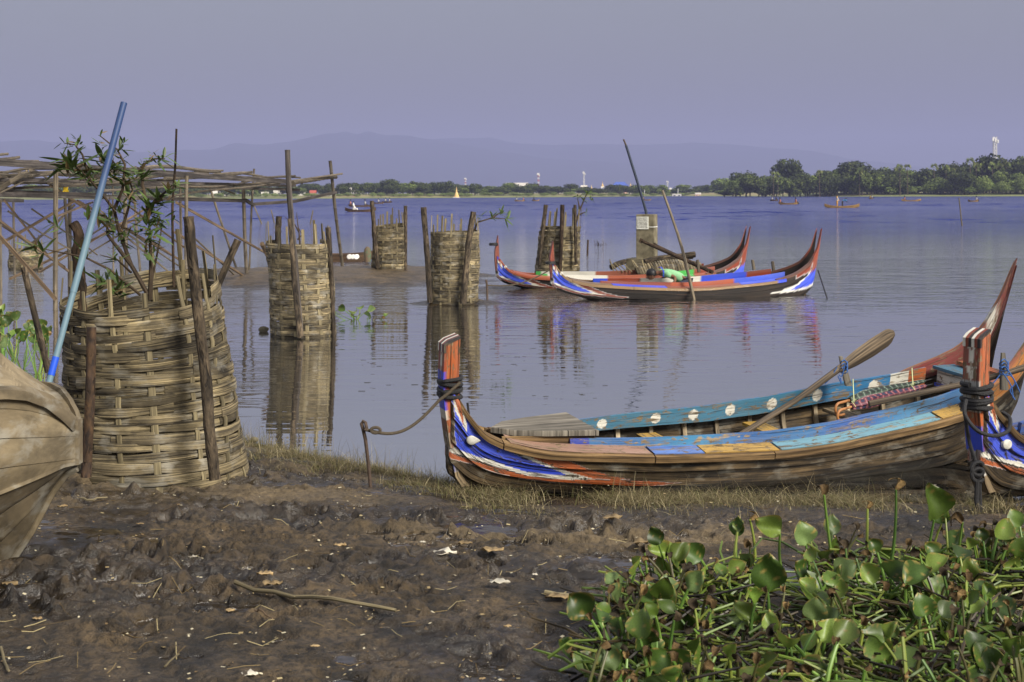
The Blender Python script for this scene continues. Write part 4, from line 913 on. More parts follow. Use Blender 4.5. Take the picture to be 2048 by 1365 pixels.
sapling('young sapling with narrow dark leaves growing out of the large tree guard', 'sapling', None,
  [[(300, 600, 0), (302, 540, 0), (300, 470, .05), (296, 420, 0)], [(296, 590, 0), (262, 530, .05), (240, 470, .1), (228, 420, .05), (205, 390, 0), (180, 360, -.1), (150, 330, -.15)], [(262, 530, .05), (215, 470, 0), (214, 440, 0)],
   [(296, 420, 0), (312, 400, 0), (330, 385, -.05), (345, 370, -.1)], [(296, 420, 0), (285, 370, .1), (285, 330, .1), (310, 318, .1), (330, 318, .1)], [(228, 420, .05), (245, 380, 0), (250, 330, 0), (235, 300, 0), (200, 272, 0)], [(240, 470, .1), (256, 420, .1), (265, 380, .05), (256, 350, 0)], [(297, 590, 0), (308, 540, .1), (320, 480, .1), (325, 440, .1)],
   [(280, 590, 0), (220, 540, -.2), (170, 515, -.3), (120, 505, -.3), (85, 498, -.3)], [(180, 360, -.1), (165, 310, -.1), (150, 290, -.1), (130, 287, -.1)], [(262, 545, .05), (235, 520, -.1), (200, 510, -.1)]],
  [(128, 288, -.1, -1, .3, 5, .6), (155, 290, -.1, .2, 1, 6, .6), (137, 322, -.15, -.7, .8, 8, 1.3), (150, 335, -.15, .2, .9, 8, 1.3), (200, 272, 0, -.1, 1, 5, .6), (240, 300, 0, .7, .6, 9, .75), (205, 318, 0, .1, 1, 8, 1.2), (190, 345, 0, .3, .8, 8, 1.2), (222, 340, 0, .6, .5, 7, 1.2), (170, 350, -.1, -.2, .8, 6, 1.1), (230, 330, 0, .7, .7, 7, 1.1), (285, 325, .1, .1, 1, 8, .7), (285, 345, .1, .2, .8, 10, .9), (328, 316, .1, .7, .5, 8, .8), (256, 355, 0, .4, .9, 9, .9), (265, 385, .05, .3, .6, 8, .9), (345, 370, -.1, .5, .9, 9, .9), (320, 392, 0, .3, .9, 10, 1), (305, 405, 0, .4, .8, 10, 1), (300, 430, 0, .3, .8, 9, .9), (296, 455, 0, -.4, .7, 8, .9), (310, 470, 0, .7, .4, 8, .8), (280, 445, 0, -.5, .6, 7, .8), (245, 410, 0, .2, .9, 7, .8), (230, 465, 0, -.2, .9, 8, .8), (214, 435, 0, -.6, .7, 6, .8), (212, 420, 0, .7, .5, 5, .8), (190, 425, -.1, .5, .6, 4, 1.0), (300, 500, 0, .6, .4, 6, .9), (82, 495, -.3, -.5, .8, 5, 1.1), (115, 455, -.2, -.6, .4, 6, .7), (225, 505, -.1, -.3, 1, 4, .9), (215, 565, -.25, -.5, .4, 6, 1.0), (235, 572, -.25, .2, .6, 7, 1.1), (160, 500, -.3, .2, .3, 5, .8), (250, 480, .1, .5, .4, 6, .7), (325, 440, .1, .5, .7, 6, .8)], 9.15, .017, 8, W(300, 640, 9.15))
sapling('leafy twig leaning to the right out of the guard on the mud mound', 'sapling', None, [[(945, 470, 0), (955, 445, 0), (985, 436, 0), (1012, 438, 0)], [(985, 436, 0), (1003, 424, 0)]], [(985, 433, 0, .4, .7, 7, 1), (1003, 424, 0, .4, .8, 7, 1), (1014, 438, 0, .9, -.1, 8, 1.1), (960, 434, 0, -.2, .9, 4, .8)], 25.7, .02, 7, W(945, 480, 25.7), ll=.16, warm=.1)
sapling('small leafy sapling at the right of the leaning guard behind the boats', 'sapling', None, [[(1152, 445, 0), (1160, 420, 0), (1170, 395, 0), (1176, 385, 0)], [(1160, 420, 0), (1155, 397, 0)], [(1158, 430, 0), (1172, 424, 0)]], [(1176, 384, 0, .3, .9, 9, 1), (1156, 393, 0, -.6, .7, 7, 1), (1168, 398, 0, .2, .8, 7, .9), (1184, 396, 0, .8, .2, 6, .9), (1172, 424, 0, .7, .2, 5, .7), (1158, 418, 0, -.3, .6, 4, .7)], 31.4, .025, 7, W(1152, 450, 31.4), ll=.12, warm=.1)
sapling('bare dead twigs in the guard standing in the water', 'sapling', None, [[(600, 490, 0), (598, 465, 0), (595, 445, 0), (593, 425, 0)], [(598, 465, 0), (590, 450, 0), (570, 435, 0)], [(595, 480, 0), (604, 470, 0), (597, 455, 0)]], [(594, 428, 0, 0, 1, 3, .5)], 20.3, .013, 5, W(600, 500, 20.3), ll=.08, warm=.7)

# ------------------------------------------------------------------ concrete pillar, wood heap and boat gear afloat
PY = 31.2
pil = thing('concrete_pillar', 'square concrete pillar with a white notice plate, standing in the lake', 'pillar', W(1295, 560, PY))
pc = W(1294, 520, PY); pw = 45 * PY / FPX; rotp = Matrix.Rotation(R(-18), 3, 'Z'); zt = W(1294, 429, PY).z; zb = W(1294, 517, PY).z
mb = MB(); 
rings = []
for z, s_ in ((zb, 1), (zt - .02, .985), (zt, .95)):
    rings.append([Vector((pc.x, PY, z)) + rotp @ Vector((sx * pw * .40 * s_, sy * pw * .40 * s_, 0)) for sx, sy in ((-1, -1), (1, -1), (1, 1), (-1, 1))])
mb.loft(rings); mb.build('shaft', MAT['concrete'], pil, False)
mb = MB(); mb.box((pc.x + .02, PY, zb / 2 - .15), (pw * 1.7, pw * 1.3, zb + .3), rotp); mb.build('plinth', MAT['concrete'], pil, False)
def plate_mat():
    t = NT('notice_plate'); uv = t.n('UVMap').outputs[0]
    t.l(t.mix(t.ramp(t.noise(uv, 30, 4), .3, .7), lin(226, 226, 214), lin(196, 196, 184)), t.p.inputs['Base Color']); return t.mat
fc = Vector((pc.x, PY, 0)) + rotp @ Vector((-.02, -pw * .40, 0)); pz = W(1288, 446, PY).z; ps = 24 * PY / FPX
mb = MB(); mb.box(fc + rotp @ Vector((-.03, -.008, pz)), (ps, .016, ps * 1.03), rotp); plate = mb.build('notice_plate', plate_mat(), pil, False)
mb = MB(); rr = random.Random(5)
for ln in range(8):
    x = -ps * .44; z = pz + ps * .42 - ln * ps * .115
    while x < ps * .42:
        r = rr.uniform(.006, .010); a0 = rr.uniform(0, 360); cpos = fc + rotp @ Vector((-.03 + x, -.0185, z + rr.uniform(-.003, .003)))
        mb.tube([cpos + rotp @ Vector((r * math.cos(R(a0 + q * 30)), 0, r * math.sin(R(a0 + q * 30)))) for q in range(rr.randint(7, 11))], .0022, 4); x += r * 2 + rr.choice((.002, .003, .012))
mb.build('lettering', MAT['eyedark'], plate)
mb = MB(); zz = W(1290, 454, PY).z; mb.loft([[Vector((pc.x, PY, zz + dz)) + rotp @ Vector((sx * pw * .405, sy * pw * .405, 0)) for sx, sy in ((-1, -1), (1, -1), (1, 1), (-1, 1))] for dz in (-.008, .008)], True, False); mb.build('wire_band', MAT['white'], pil, False)
b = W(1293, 430, PY); pole('iron_pole', [b - Vector((0, 0, .2)), b, W(1284, 395, PY), W(1252, 291, PY)], (.032, .028), plain('blue_grey_pipe', lin(46, 54, 70), .6, .3, 10), 'leaning blue-grey pole standing on top of the concrete pillar', 'pole', n=8)
pole('pole_tip', [W(1252, 291, PY), W(1247, 279, PY)], (.02, .018), MAT['iron'], None, None, bpy.data.objects['iron_pole'])
heap_l = ['thick driftwood branch lying across the wood heap beside the pillar', 'dark branch end at the left of the wood heap', 'thin stick lying on the wood heap, pointing right', 'short stick at the right of the wood heap']
for i, (x0, y0, x1, y1, r) in enumerate(((1290, 525, 1390, 510, .075), (1222, 535, 1250, 523, .06), (1300, 520, 1386, 517, .02), (1300, 530, 1394, 526, .025))): pole('branch', [W(x0, y0, 30.3), W(x1, y1, 30.5)], (r, r * .9), MAT['stake'], heap_l[i], 'branch', bend=.02)
mat_ = thing('bamboo_mat', 'worn woven bamboo mat slumped over the wood heap by the pillar', 'mat', W(1330, 540, 30.2))
for i in range(26):
    x = 1268 + i * 5.2; c = math.sin(PI * min(1, max(0, (i - 2) / 26))) * 9
    mb = MB(); mb.tube([W(x + 10, 549, 29.8), W(x + 5, 536 - c * .6, 30.0), W(x, 528 - c, 30.35)], .028, 5, flat=.4); mb.build('slat', MAT['slat'], mat_)
for k in range(9):
    x = 1228 + k * 9; pole('twig', [W(x, 545, 30.0), W(x - 12 + random.uniform(-9, 6), 522 + random.uniform(-5, 8), 30.1)], .012, MAT['stave'], '%s dry twig fanned over the wood heap left of the child, counted from the left' % ('first second third fourth fifth sixth seventh eighth ninth'.split()[k]), 'twig', group='twigs on the wood heap', n=5)
for k, (x0, y0, x1, y1) in enumerate(((1283, 482, 1418, 542), (1310, 491, 1425, 545))):
    pd = thing('paddle', ('longer, left' if k == 0 else 'shorter, right') + ' of two dark poles slanting over the boat behind the child', 'paddle', W(x1, y1, 28.3))
    pole('shaft', [W(x0, y0, 29.4), W(x1, y1, 28.3)], (.035, .04), MAT['bark'], None, None, pd, n=8)
    pole('grip', [W(x0 - 3, y0 + 4, 29.4), W(x0 + 1, y0 - 4, 29.4)], (.04, .04), MAT['bark'], None, None, pd, n=6)
for x, y0, y1, Y, lb in ((1548, 546, 523, 28.2, 'left'), (1508, 540, 520, 29.6, 'far'), (1398, 545, 520, 28.4, 'front')):
    pole('thole_pin', [W(x, y0, Y), W(x - 3, y1, Y)], (.035, .03), MAT['bamboo'], lb + ' wooden thole pin standing on the gunwale of the floating boats', 'pin', n=6)
# mooring of the floating boats
b = WZ(975, 598, .02); pole('iron_rod', [b - Vector((0, 0, .3)), W(974, 575, b.y), W(972, 560, b.y)], .02, MAT['iron'], 'thin mooring rod in the shallows left of the floating boats', 'rod', n=6)
p0, p1 = W(974, 571, b.y), W(1104, 538, 26.5); mb = MB(); mb.tube([p0.lerp(p1, q) + Vector((0, 0, -.12 * math.sin(PI * q))) for q in np.linspace(0, 1, 16)], .014, 6); tag(mb.build('mooring_rope', MAT['cord']), 'slack rope from the mooring rod to the bow of the boat with the child', 'rope')
b = WZ(1659, 601, 0); mb = MB(); mb.tube([W(1636, 541, 27.9), b - Vector((0, 0, .1))], .014, 6); tag(mb.build('anchor_rope', MAT['rope']), 'thin anchor rope running from the stern into the water', 'rope')
for Y, x, y, r in ((26.45, 1101, 522, .075), (28.75, 987, 485, .075)):
    c = W(x, y, Y); mb = MB(); mb.tube([c + Vector((math.cos(a) * r, math.sin(a) * r, (a / 40) * .08 - .06)) for a in np.linspace(0, 6 * PI, 60)], .018, 6)
    tag(mb.build('rope_coil', MAT['rope']), 'dark rope wound round the bow post of the ' + ('boat with the child' if x > 1050 else 'boat behind it'), 'rope')

# ------------------------------------------------------------------ near boat gear: ropes, oars, pins, umbrellas, rod
def coil(cx, cz, parent_boat, turns, r, hx, hy, seed, n=26):
    rr = random.Random(seed); pts = []
    for i in range(int(turns * n) + 1):
        a = 2 * PI * i / n; t = i / n
        ex = math.copysign(abs(math.cos(a)) ** .6, math.cos(a)) * (hx + r); ey = math.copysign(abs(math.sin(a)) ** .6, math.sin(a)) * (hy + r)
        pts.append(Vector((cx + ex, ey, cz + (t - turns / 2) * r * 1.9 + .012 * math.sin(a * .5 + t) + rr.uniform(-.002, .002))))
    return pts
def to_world(bt, p): return parent_mat(bt.o) @ Vector(p)
rod = thing('mooring_rod', 'rusty iron rod with a hooked top driven into the grassy bank', 'rod', W(740, 975, 9.0))
mb = MB(); mb.tube([W(742, 985, 9.05), W(737, 930, 9.05), W(731, 880, 9.05), W(726, 858, 9.05), W(723, 848, 9.05), W(726, 843, 9.05), W(731, 846, 9.04), W(733, 856, 9.03), W(730, 862, 9.02)], .0115, 8); mb.build('bent_bar', MAT['iron'], rod)
ra = thing('mooring_rope', 'black rope coiled on the beached boat’s bow post and tied to the iron rod'.replace('’', ''), 'rope', to_world(bA, (0, 0, .6)))
c = [to_world(bA, p) for p in coil(.01, .735, bA, 5, .014, .052, .060, 3)]
mb = MB(); mb.tube(c, .0145, 8); mb.build('coil', MAT['rope'], ra)
e0 = to_world(bA, (-.085, -.07, .675)); e1 = W(733, 860, 9.03)
mb = MB(); mb.tube([to_world(bA, (.05, -.088, .79)), to_world(bA, (-.03, -.095, .725)), e0] + [e0.lerp(e1, q) + Vector((0, 0, -.10 * math.sin(PI * q))) for q in np.linspace(.08, 1, 20)], .0105, 8); mb.build('line', MAT['cord'], ra)
mb = MB(); mb.tube([e1 + Vector((.06 - .03 * math.cos(a), -.02, .018 * math.sin(a))) for a in np.linspace(0, 2 * PI, 14)], .010, 6); mb.build('knot', MAT['cord'], ra)
rb = thing('mooring_rope', 'black rope wound round the bow post at the right edge, hanging to the ground', 'rope', to_world(bB, (0, 0, .6)))
mb = MB(); mb.tube([to_world(bB, p) for p in coil(.01, .69, bB, 5.5, .016, .055, .062, 4)], .0165, 8); mb.build('coil', MAT['rope'], rb)
mb = MB(); mb.tube(smooth_pts([W(1932, 800, 8.55), W(1930, 830, 8.5), W(1955, 862, 8.45), W(1990, 872, 8.5), W(2016, 862, 8.6), W(2020, 838, 8.7), W(2005, 825, 8.75)]), .0125, 8); mb.build('loop', MAT['rope'], rb)
mb = MB(); mb.tube(smooth_pts([W(1930, 830, 8.5), W(1938, 880, 8.5), W(1950, 920, 8.5), W(1958, 945, 8.5), W(1960, 985, 8.5), W(1962, 1030, 8.5), W(1966, 1062, 8.5)]), .0115, 8); mb.build('tail', MAT['rope'], rb)
mb = MB(); mb.tube([W(1955 + 11 * math.cos(a), 957 + 10 * math.sin(a) - 2 * a, 8.47) for a in np.linspace(0, 4 * PI, 28)], .013, 8); mb.tube([W(1955, 960, 8.47), W(1953, 1000, 8.47), W(1957, 1025, 8.47)], .015, 8); mb.build('knot', MAT['rope'], rb)

def oar(label, pts, blade0, blade1, wide, nrm_hint, root_loc, blade=True):
    o = thing('oar', label, 'oar', root_loc)
    mb = MB(); mb.tube(pts, [.021] * (len(pts) - 1) + [.026], 10); mb.build('shaft', MAT['oar'], o)
    if blade:
        d = (blade1 - blade0); s = d.cross(nrm_hint).normalized(); nn = d.cross(s).normalized(); mb = MB(); rings = []
        for q in np.linspace(0, 1, 16):
            w = interp(q, [(0, .026), (.12, .045), (.3, wide * .85), (.6, wide), (.88, wide * .95), (.96, wide * .7), (1, wide * .35)]); th = .022 * (1 - .6 * q)
            c = blade0 + d * q; rings.append([c - s * w, c - s * w * .5 + nn * th, c + s * w * .5 + nn * th, c + s * w, c + s * w * .5 - nn * th, c - s * w * .5 - nn * th])
        mb.loft(rings); mb.build('blade', MAT['oar'], o)
    return o
oar('wooden oar lying across the beached boat with its blade raised over the water', [W(1478, 872, 10.0), W(1590, 802, 10.3), W(1692, 728, 10.6)], W(1676, 740, 10.55), W(1788, 667, 10.85), .074, Vector((.1, 1, .35)), W(1478, 880, 10.0))
oar('second oar shaft tied with blue rope at the stern of the beached boat', [W(1738, 808, 9.9), W(1930, 768, 10.0), W(2010, 748, 10.05), W(2090, 722, 10.1)], W(2085, 724, 10.1), W(2190, 690, 10.2), .062, Vector((.1, 1, .35)), W(1738, 815, 9.9))
def pin(label, x0, y0, x1, y1, Y):
    o = thing('thole_pin', label, 'pin', W(x0, y0, Y)); a, b = W(x0, y0, Y), W(x1, y1, Y); d = b - a; mb = MB()
    rings = [[c + Vector((-w, -w, 0)), c + Vector((w, -w, 0)), c + Vector((w, w, 0)), c + Vector((-w, w, 0))] for c, w in ((a, .024), (a + d * .6, .02), (b, .012))]
    mb.loft(rings); mb.build('peg', MAT['grey'], o, False); return o
pin('wooden peg holding the oar on the far gunwale of the beached boat', 1697, 772, 1681, 713, 10.62)
pin('wooden peg holding the oar at the stern of the beached boat', 2008, 780, 2006, 706, 10.0)
def lashing(label, c, r, tails, name='lashing'):
    o = thing(name, label, 'rope', c); mb = MB(); mb.tube([c + Vector((math.cos(a) * r, .02 * math.sin(a * 2), math.sin(a) * r * 1.2 + a * .004)) for a in np.linspace(0, 6 * PI, 40)], .0042, 5); mb.build('wrap', MAT['bluerope'], o)
    for pts in tails: mb = MB(); mb.tube(smooth_pts(pts, 4), .0045, 5); mb.build('tail', MAT['bluerope'], o)
lashing('blue nylon rope lashing the oar to its peg on the far gunwale', W(1688, 744, 10.55), .026, [[W(1690, 728, 10.5), W(1684, 752, 10.5), W(1678, 750, 10.5)], [W(1674, 735, 10.5), W(1662, 755, 10.5), W(1650, 768, 10.5)], [W(1676, 752, 10.5), W(1683, 768, 10.5), W(1681, 756, 10.5)]])
lashing('tangled blue nylon rope round the oar peg near the right edge', W(2008, 745, 9.95), .030, [[W(2012, 735, 9.9), W(2030, 765, 9.9), W(2020, 780, 9.9), W(2030, 800, 9.9)], [W(2000, 750, 9.9), W(1985, 768, 9.9), W(1975, 772, 9.9)], [W(2010, 750, 9.9), W(2025, 755, 9.9), W(2040, 785, 9.9)], [W(2005, 745, 9.9), W(2022, 772, 9.9), W(2026, 796, 9.9)]])
MAT['cane'] = wood('cane_handle', lin(170, 112, 64), lin(206, 150, 96), (3, 40), .4, .2, .002, blotch=.1, crack=False, varn=.05)
def umbrella(label, h0, tip, mat, Y0, Y1):
    o = thing('umbrella', label, 'umbrella', W(h0[0], h0[1], Y0)); a, b = W(h0[0], h0[1], Y0), W(tip[0], tip[1], Y1); d = (b - a); dn = d.normalized(); side = dn.cross(Vector((0, 0, 1))).normalized()
    mb = MB(); rings = []; L_ = d.length; up = side.cross(dn)
    for q in np.linspace(0, 1, 26):
        r = interp(q, [(0, .020), (.06, .030), (.2, .040), (.45, .034), (.8, .022), (1, .009)])
        rings.append([a + d * q + (side * math.cos(2 * PI * k / 16) + up * math.sin(2 * PI * k / 16)) * r * (1 + .20 * math.sin(k * PI * .75 + q * 9) + random.uniform(-.06, .06)) for k in range(16)])
    mb.loft(rings); mb.build('canopy', MAT[mat], o)
    mb = MB(); mb.tube([b, b + dn * .07], [.006, .003], 6); mb.build('ferrule', MAT['rope'], o)
    mb = MB(); hp = [a + dn * .03, a - dn * .05, a - dn * .10]; dwn = (Vector((0, 0, -1)) + dn * Vector((0, 0, 1)).dot(dn)).normalized()
    cc = a - dn * .10 + dwn * .045
    for q in np.linspace(0, 1, 12): an = PI * q; hp.append(cc - dwn * .045 * math.cos(an) - dn * .045 * math.sin(an))
    hp.append(cc + dwn * .045 + dn * .04); mb.tube(hp, .0095, 8); mb.build('crook_handle', MAT['cane'], o)
    return o
umbrella('folded green plaid umbrella tied under the far gunwale, upper of the two', (1699, 801), (1850, 762), 'plaidg', 10.35, 10.75)
umbrella('folded red and blue plaid umbrella tied under the far gunwale, lower of the two', (1703, 814), (1852, 772), 'plaidr', 10.28, 10.68)
for x, y0, y1, lb in ((1706, 762, 806, 'left'), (1824, 740, 772, 'right')):
    mb = MB(); c0 = W(x, y0, 10.55); mb.tube([W(x, y0 - 3, 10.62), W(x, y0, 10.5), W(x + 1, (y0 + y1) / 2, 10.38), W(x + 2, y1, 10.22), W(x + 6, y1 - 6, 10.2), W(x - 3, y1 - 3, 10.2), W(x + 5, y1 + 8, 10.22)], .004, 5)
    tag(mb.build('string', MAT['string']), lb + ' pale string tying the two plaid umbrellas to the gunwale', 'string')
b_ = W(943, 880, 9.45); pole('peg', [b_, W(935, 806, 9.45)], (.008, .008), MAT['rope'], 'small dark iron pin standing behind the bow of the beached boat', 'pin', n=6)

# ------------------------------------------------------------------ far shore: trees, palms, houses, towers
MAT['crown'] = attr_mat('foliage', .7, .2, .15, .22)
MAT['trunk'] = plain('tree_trunk', lin(92, 80, 64), .9, .3, 2)
def crown_mesh(name, seed, lobes, n, size, cols, flat=.9):
    """clumps of small leaf faces; lobes: (x, y, z, r)"""
    rr = random.Random(seed); mb = MB()
    tot = sum(l[3] ** 2 for l in lobes)
    for (x, y, z, r) in lobes:
        m = int(n * r * r / tot); kk = rr.uniform(.75, 1.25)
        for _ in range(m):
            v = Vector((rr.gauss(0, 1), rr.gauss(0, 1), rr.gauss(0, 1))).normalized(); q = rr.uniform(.62, 1.08)
            if v.z < -.55 and rr.random() < .6: continue
            p = Vector((x, y, z)) + Vector((v.x, v.y, v.z * flat)) * r * q
            a = Vector((rr.gauss(0, 1), rr.gauss(0, 1), rr.gauss(0, 1))).normalized(); nn = (v + a * .8).normalized(); s = nn.orthogonal().normalized(); t = nn.cross(s); w = size * rr.uniform(.6, 1.4)
            c = rr.choice(cols); k = kk * rr.uniform(.75, 1.3); i0 = len(mb.v)
            mb.quadleaf(p, s * w, t * w * .7)
            for i in range(i0, i0 + 4): mb.col[i] = (c[0] * k, c[1] * k, c[2] * k, 1)
    return mb.mesh(name, MAT['crown'], False)
def lobes_for(rr, wide, tall, n):
    out = [(0, 0, tall * .62, wide * .42)]
    for i in range(n):
        a = rr.uniform(0, 2 * PI); d = rr.uniform(.25, .75) * wide * .62; out.append((math.cos(a) * d, math.sin(a) * d, tall * rr.uniform(.26, .84), wide * rr.uniform(.16, .30)))
    return out
def trunk_mesh(name, tall, r, seed, limbs=4):
    rr = random.Random(seed); mb = MB(); mb.tube([(0, 0, -.02), (rr.uniform(-.02, .02), 0, tall * .3), (rr.uniform(-.03, .03), rr.uniform(-.03, .03), tall * .62)], [r, r * .75, r * .4], 7)
    for i in range(limbs):
        a = rr.uniform(0, 6.28); z = tall * rr.uniform(.28, .45); e = rr.uniform(.22, .36); mb.tube([(0, 0, z), (math.cos(a) * e * .5, math.sin(a) * e * .5, z + tall * .14), (math.cos(a) * e, math.sin(a) * e, z + tall * .32)], [r * .5, r * .35, r * .15], 5)
    return mb.mesh(name, MAT['trunk'])
DKG = [lin(58, 68, 32), lin(70, 80, 36), lin(46, 56, 28), lin(84, 92, 44)]
MDG = [lin(92, 106, 48), lin(78, 92, 42), lin(108, 120, 58)]
LTG = [lin(124, 138, 70), lin(104, 120, 60), lin(136, 146, 82), lin(92, 108, 54)]
VAR = {}
for kind, cols, n in (('dark', DKG, 7), ('mid', MDG, 6), ('bush', LTG, 4)):
    VAR[kind] = []
    for v in range(5):
        rr = random.Random(100 + v + len(kind)); lb = lobes_for(rr, 1.0, 1.0, n + 3) if kind != 'bush' else [(0, 0, .52, .44), (.2, 0, .45, .32), (-.22, .1, .42, .32), (.05, -.2, .5, .34)]
        VAR[kind].append((crown_mesh('crown', v * 7 + len(kind), lb, 2600 if kind != 'bush' else 2200, .030 if kind != 'bush' else .022, cols), trunk_mesh('trunk', 1.0, .03 if kind != 'bush' else .02, v)))
def palm_mesh(seed):
    rr = random.Random(seed); mb = MB()
    for k in range(26):
        a = rr.uniform(0, 6.28); e = rr.uniform(-.7, 1.2); d = Vector((math.cos(a) * math.cos(e), math.sin(a) * math.cos(e), math.sin(e))); c = Vector((0, 0, .90)) + d * .13; s = d.orthogonal().normalized(); t = d.cross(s); s, t = s * math.cos(k) + t * math.sin(k), t
        col = rr.choice(LTG + [lin(150, 152, 96)]); k_ = rr.uniform(.7, 1.2)
        for j in range(7):
            an = (j - 3) * .42; dd = (d * math.cos(an) + s * math.sin(an)).normalized(); i0 = len(mb.v); w = dd.cross(d.cross(s)).normalized() * .012
            i = [mb.add(c - w), mb.add(c + w), mb.add(c + dd * .10 + w * .3), mb.add(c + dd * .10 - w * .3)]; mb.face(i)
            for q in range(i0, len(mb.v)): mb.col[q] = (col[0] * k_, col[1] * k_, col[2] * k_, 1)
    tr = MB(); tr.tube([(0, 0, -.02), (.01, 0, .5), (0, 0, .9)], [.022, .016, .018], 7)
    return mb.mesh('crown', MAT['crown'], False), tr.mesh('trunk', MAT['trunk'])
VAR['palm'] = [palm_mesh(s) for s in range(4)]
tree_n = [0]
def tree(kind, x, ytop, wpx, Y, label, group, name='tree'):
    top = W(x, ytop, Y); gz = max(0.0, float(land_z(np.array([[top.x]]), np.array([[Y]]))[0, 0])); h = max(1.5, top.z - gz); w = max(1.0, wpx * Y / FPX)
    rr = random.Random(tree_n[0] * 13 + 5); tree_n[0] += 1; cm, tm = VAR[kind][rr.randrange(len(VAR[kind]))]
    o = thing(name, label, 'tree', (top.x, Y, gz), group); o['_local'] = 1; o.rotation_euler = (0, 0, rr.uniform(0, 6.28)); w = w if kind != 'palm' else h * .75
    for nm, me in (('crown', cm), ('trunk', tm)):
        c = link(nm, me, o); c.scale = (w, w, h)
    return o
# right headland
HL = [('dark', 1492, 343, 60, 640, 'leftmost round dark tree standing up on the headland'), ('mid', 1530, 352, 40, 640, 'small tree right of the leftmost dark tree on the headland'), ('dark', 1578, 319, 62, 640, 'tall open crowned dark tree rising above the left part of the headland'), ('dark', 1600, 348, 60, 630, 'dark tree just right of the tall open crowned tree'), ('dark', 1650, 342, 60, 635, 'dark tree between the tall tree and the broad dome shaped tree'), ('dark', 1712, 323, 86, 640, 'broad dome shaped dark tree in the middle of the headland'), ('dark', 1755, 338, 60, 645, 'dark tree behind the right shoulder of the broad dome tree'),
      ('dark', 1795, 336, 60, 640, 'dark tree at the low saddle of the headland skyline'), ('dark', 1850, 338, 60, 620, 'dark tree left of the palms on the headland'), ('dark', 1905, 325, 56, 615, 'dark tree behind the light palm crowns'), ('dark', 1985, 310, 82, 610, 'tallest dark tree below the lattice mast'), ('dark', 2020, 318, 60, 612, 'dark tree right of the lattice mast'), ('dark', 2058, 318, 60, 600, 'dark tree cut by the right edge of the view'), ('dark', 2110, 322, 70, 600, 'dark tree just past the right edge of the view')]
for k, x, y, w, Y, lb in HL: tree(k, x, y, w, Y, lb, 'trees on the headland')
rr = random.Random(21)
SKYL = [(1440, 372), (1470, 356), (1492, 346), (1530, 354), (1560, 346), (1600, 344), (1640, 345), (1690, 330), (1730, 328), (1770, 342), (1800, 337), (1850, 339), (1890, 327), (1940, 323), (1985, 314), (2048, 320), (2110, 324)]
for i in range(64):
    x = 1452 + i * 10.4 + rr.uniform(-5, 5); tree(rr.choice(('dark', 'dark', 'dark', 'mid')), x, float(interp(x, SKYL)) + rr.uniform(4, 20), rr.uniform(34, 52), 618 + rr.uniform(-8, 24), 'dark leafy tree in the upper mass of the headland wood', 'upper trees on the headland')
for i, (x, y) in enumerate(((1547, 348), (1556, 349), (1639, 345), (1719, 341), (1800, 334), (1815, 334), (1868, 333), (1892, 335), (1905, 341), (1940, 322), (1952, 330), (1964, 332), (1985, 330), (2000, 331), (2013, 328), (2030, 330))): tree('palm', x, y, 14, 598 + (i % 4) * 3, 'toddy palm with pale fan leaves among the headland trees', 'toddy palms on the headland', 'palm_tree')
for i in range(96):
    x = 1440 + i * 6.9 + rr.uniform(-8, 8); y = rr.uniform(350, 376) - (8 if x > 1850 else 0); k = rr.choice(('mid', 'mid', 'dark', 'bush')); Y = float(interp(W(x, 390, 590).x, FARSHORE)) + rr.uniform(14, 45)
    tree(k, x, y, rr.uniform(34, 60), Y, 'leafy green tree in the lower belt of the headland wood', 'lower trees on the headland')
for i, (x, y, w) in enumerate(((1594, 369, 36), (1754, 364, 44), (1776, 366, 34), (1880, 365, 34), (1862, 374, 22), (1900, 362, 30), (1930, 368, 30), (1968, 348, 36), (2004, 360, 30), (2044, 350, 34), (1465, 374, 30), (1500, 376, 28), (1540, 378, 26), (1640, 376, 30), (1690, 375, 30), (1820, 372, 30), (1960, 364, 26))):
    Y = float(interp(W(x, 390, 575).x, FARSHORE)) + 14; tree('bush', x, y, w, Y, 'pale green rounded bush at the water edge of the headland', 'rounded bushes on the headland', 'shoreline_bush')
# long far shore
for i in range(170):
    x = -60 + i * 8.9 + rr.uniform(-6, 6); X_ = W(x, 390, 680).x; Y = float(interp(X_, FARSHORE)) + rr.uniform(25, 90); y = 370 + rr.uniform(-4, 8) + (3 if x > 1100 else 0); k = rr.choice(('dark', 'dark', 'mid'))
    if 700 < x < 900: y -= 2
    tree(k, x, y, rr.uniform(24, 40), Y, 'dark tree in the long belt along the far shore', 'trees along the far shore')
for x, y, w, lb in ((785, 361, 44, 'largest dome shaped tree of the far shore, left of the pagoda'), (762, 368, 34, 'round tree at the left foot of the largest far shore tree'), (887, 364, 40, 'tall uneven tree just left of the pagoda'), (848, 371, 34, 'low round tree between the two tallest trees of the far shore'), (825, 369, 30, 'round tree right of the largest far shore tree')): tree('dark', x, y, w, 690, lb, 'trees along the far shore')
for i in range(70):
    x = 40 + i * 20.5 + rr.uniform(-9, 9); X_ = W(x, 390, 680).x; Y = float(interp(X_, FARSHORE)) + rr.uniform(8, 18); tree('bush', x, 386 + rr.uniform(-3, 2), rr.uniform(14, 26), Y, 'low pale bush along the waterline of the far shore', 'bushes along the far shore', 'shoreline_bush')

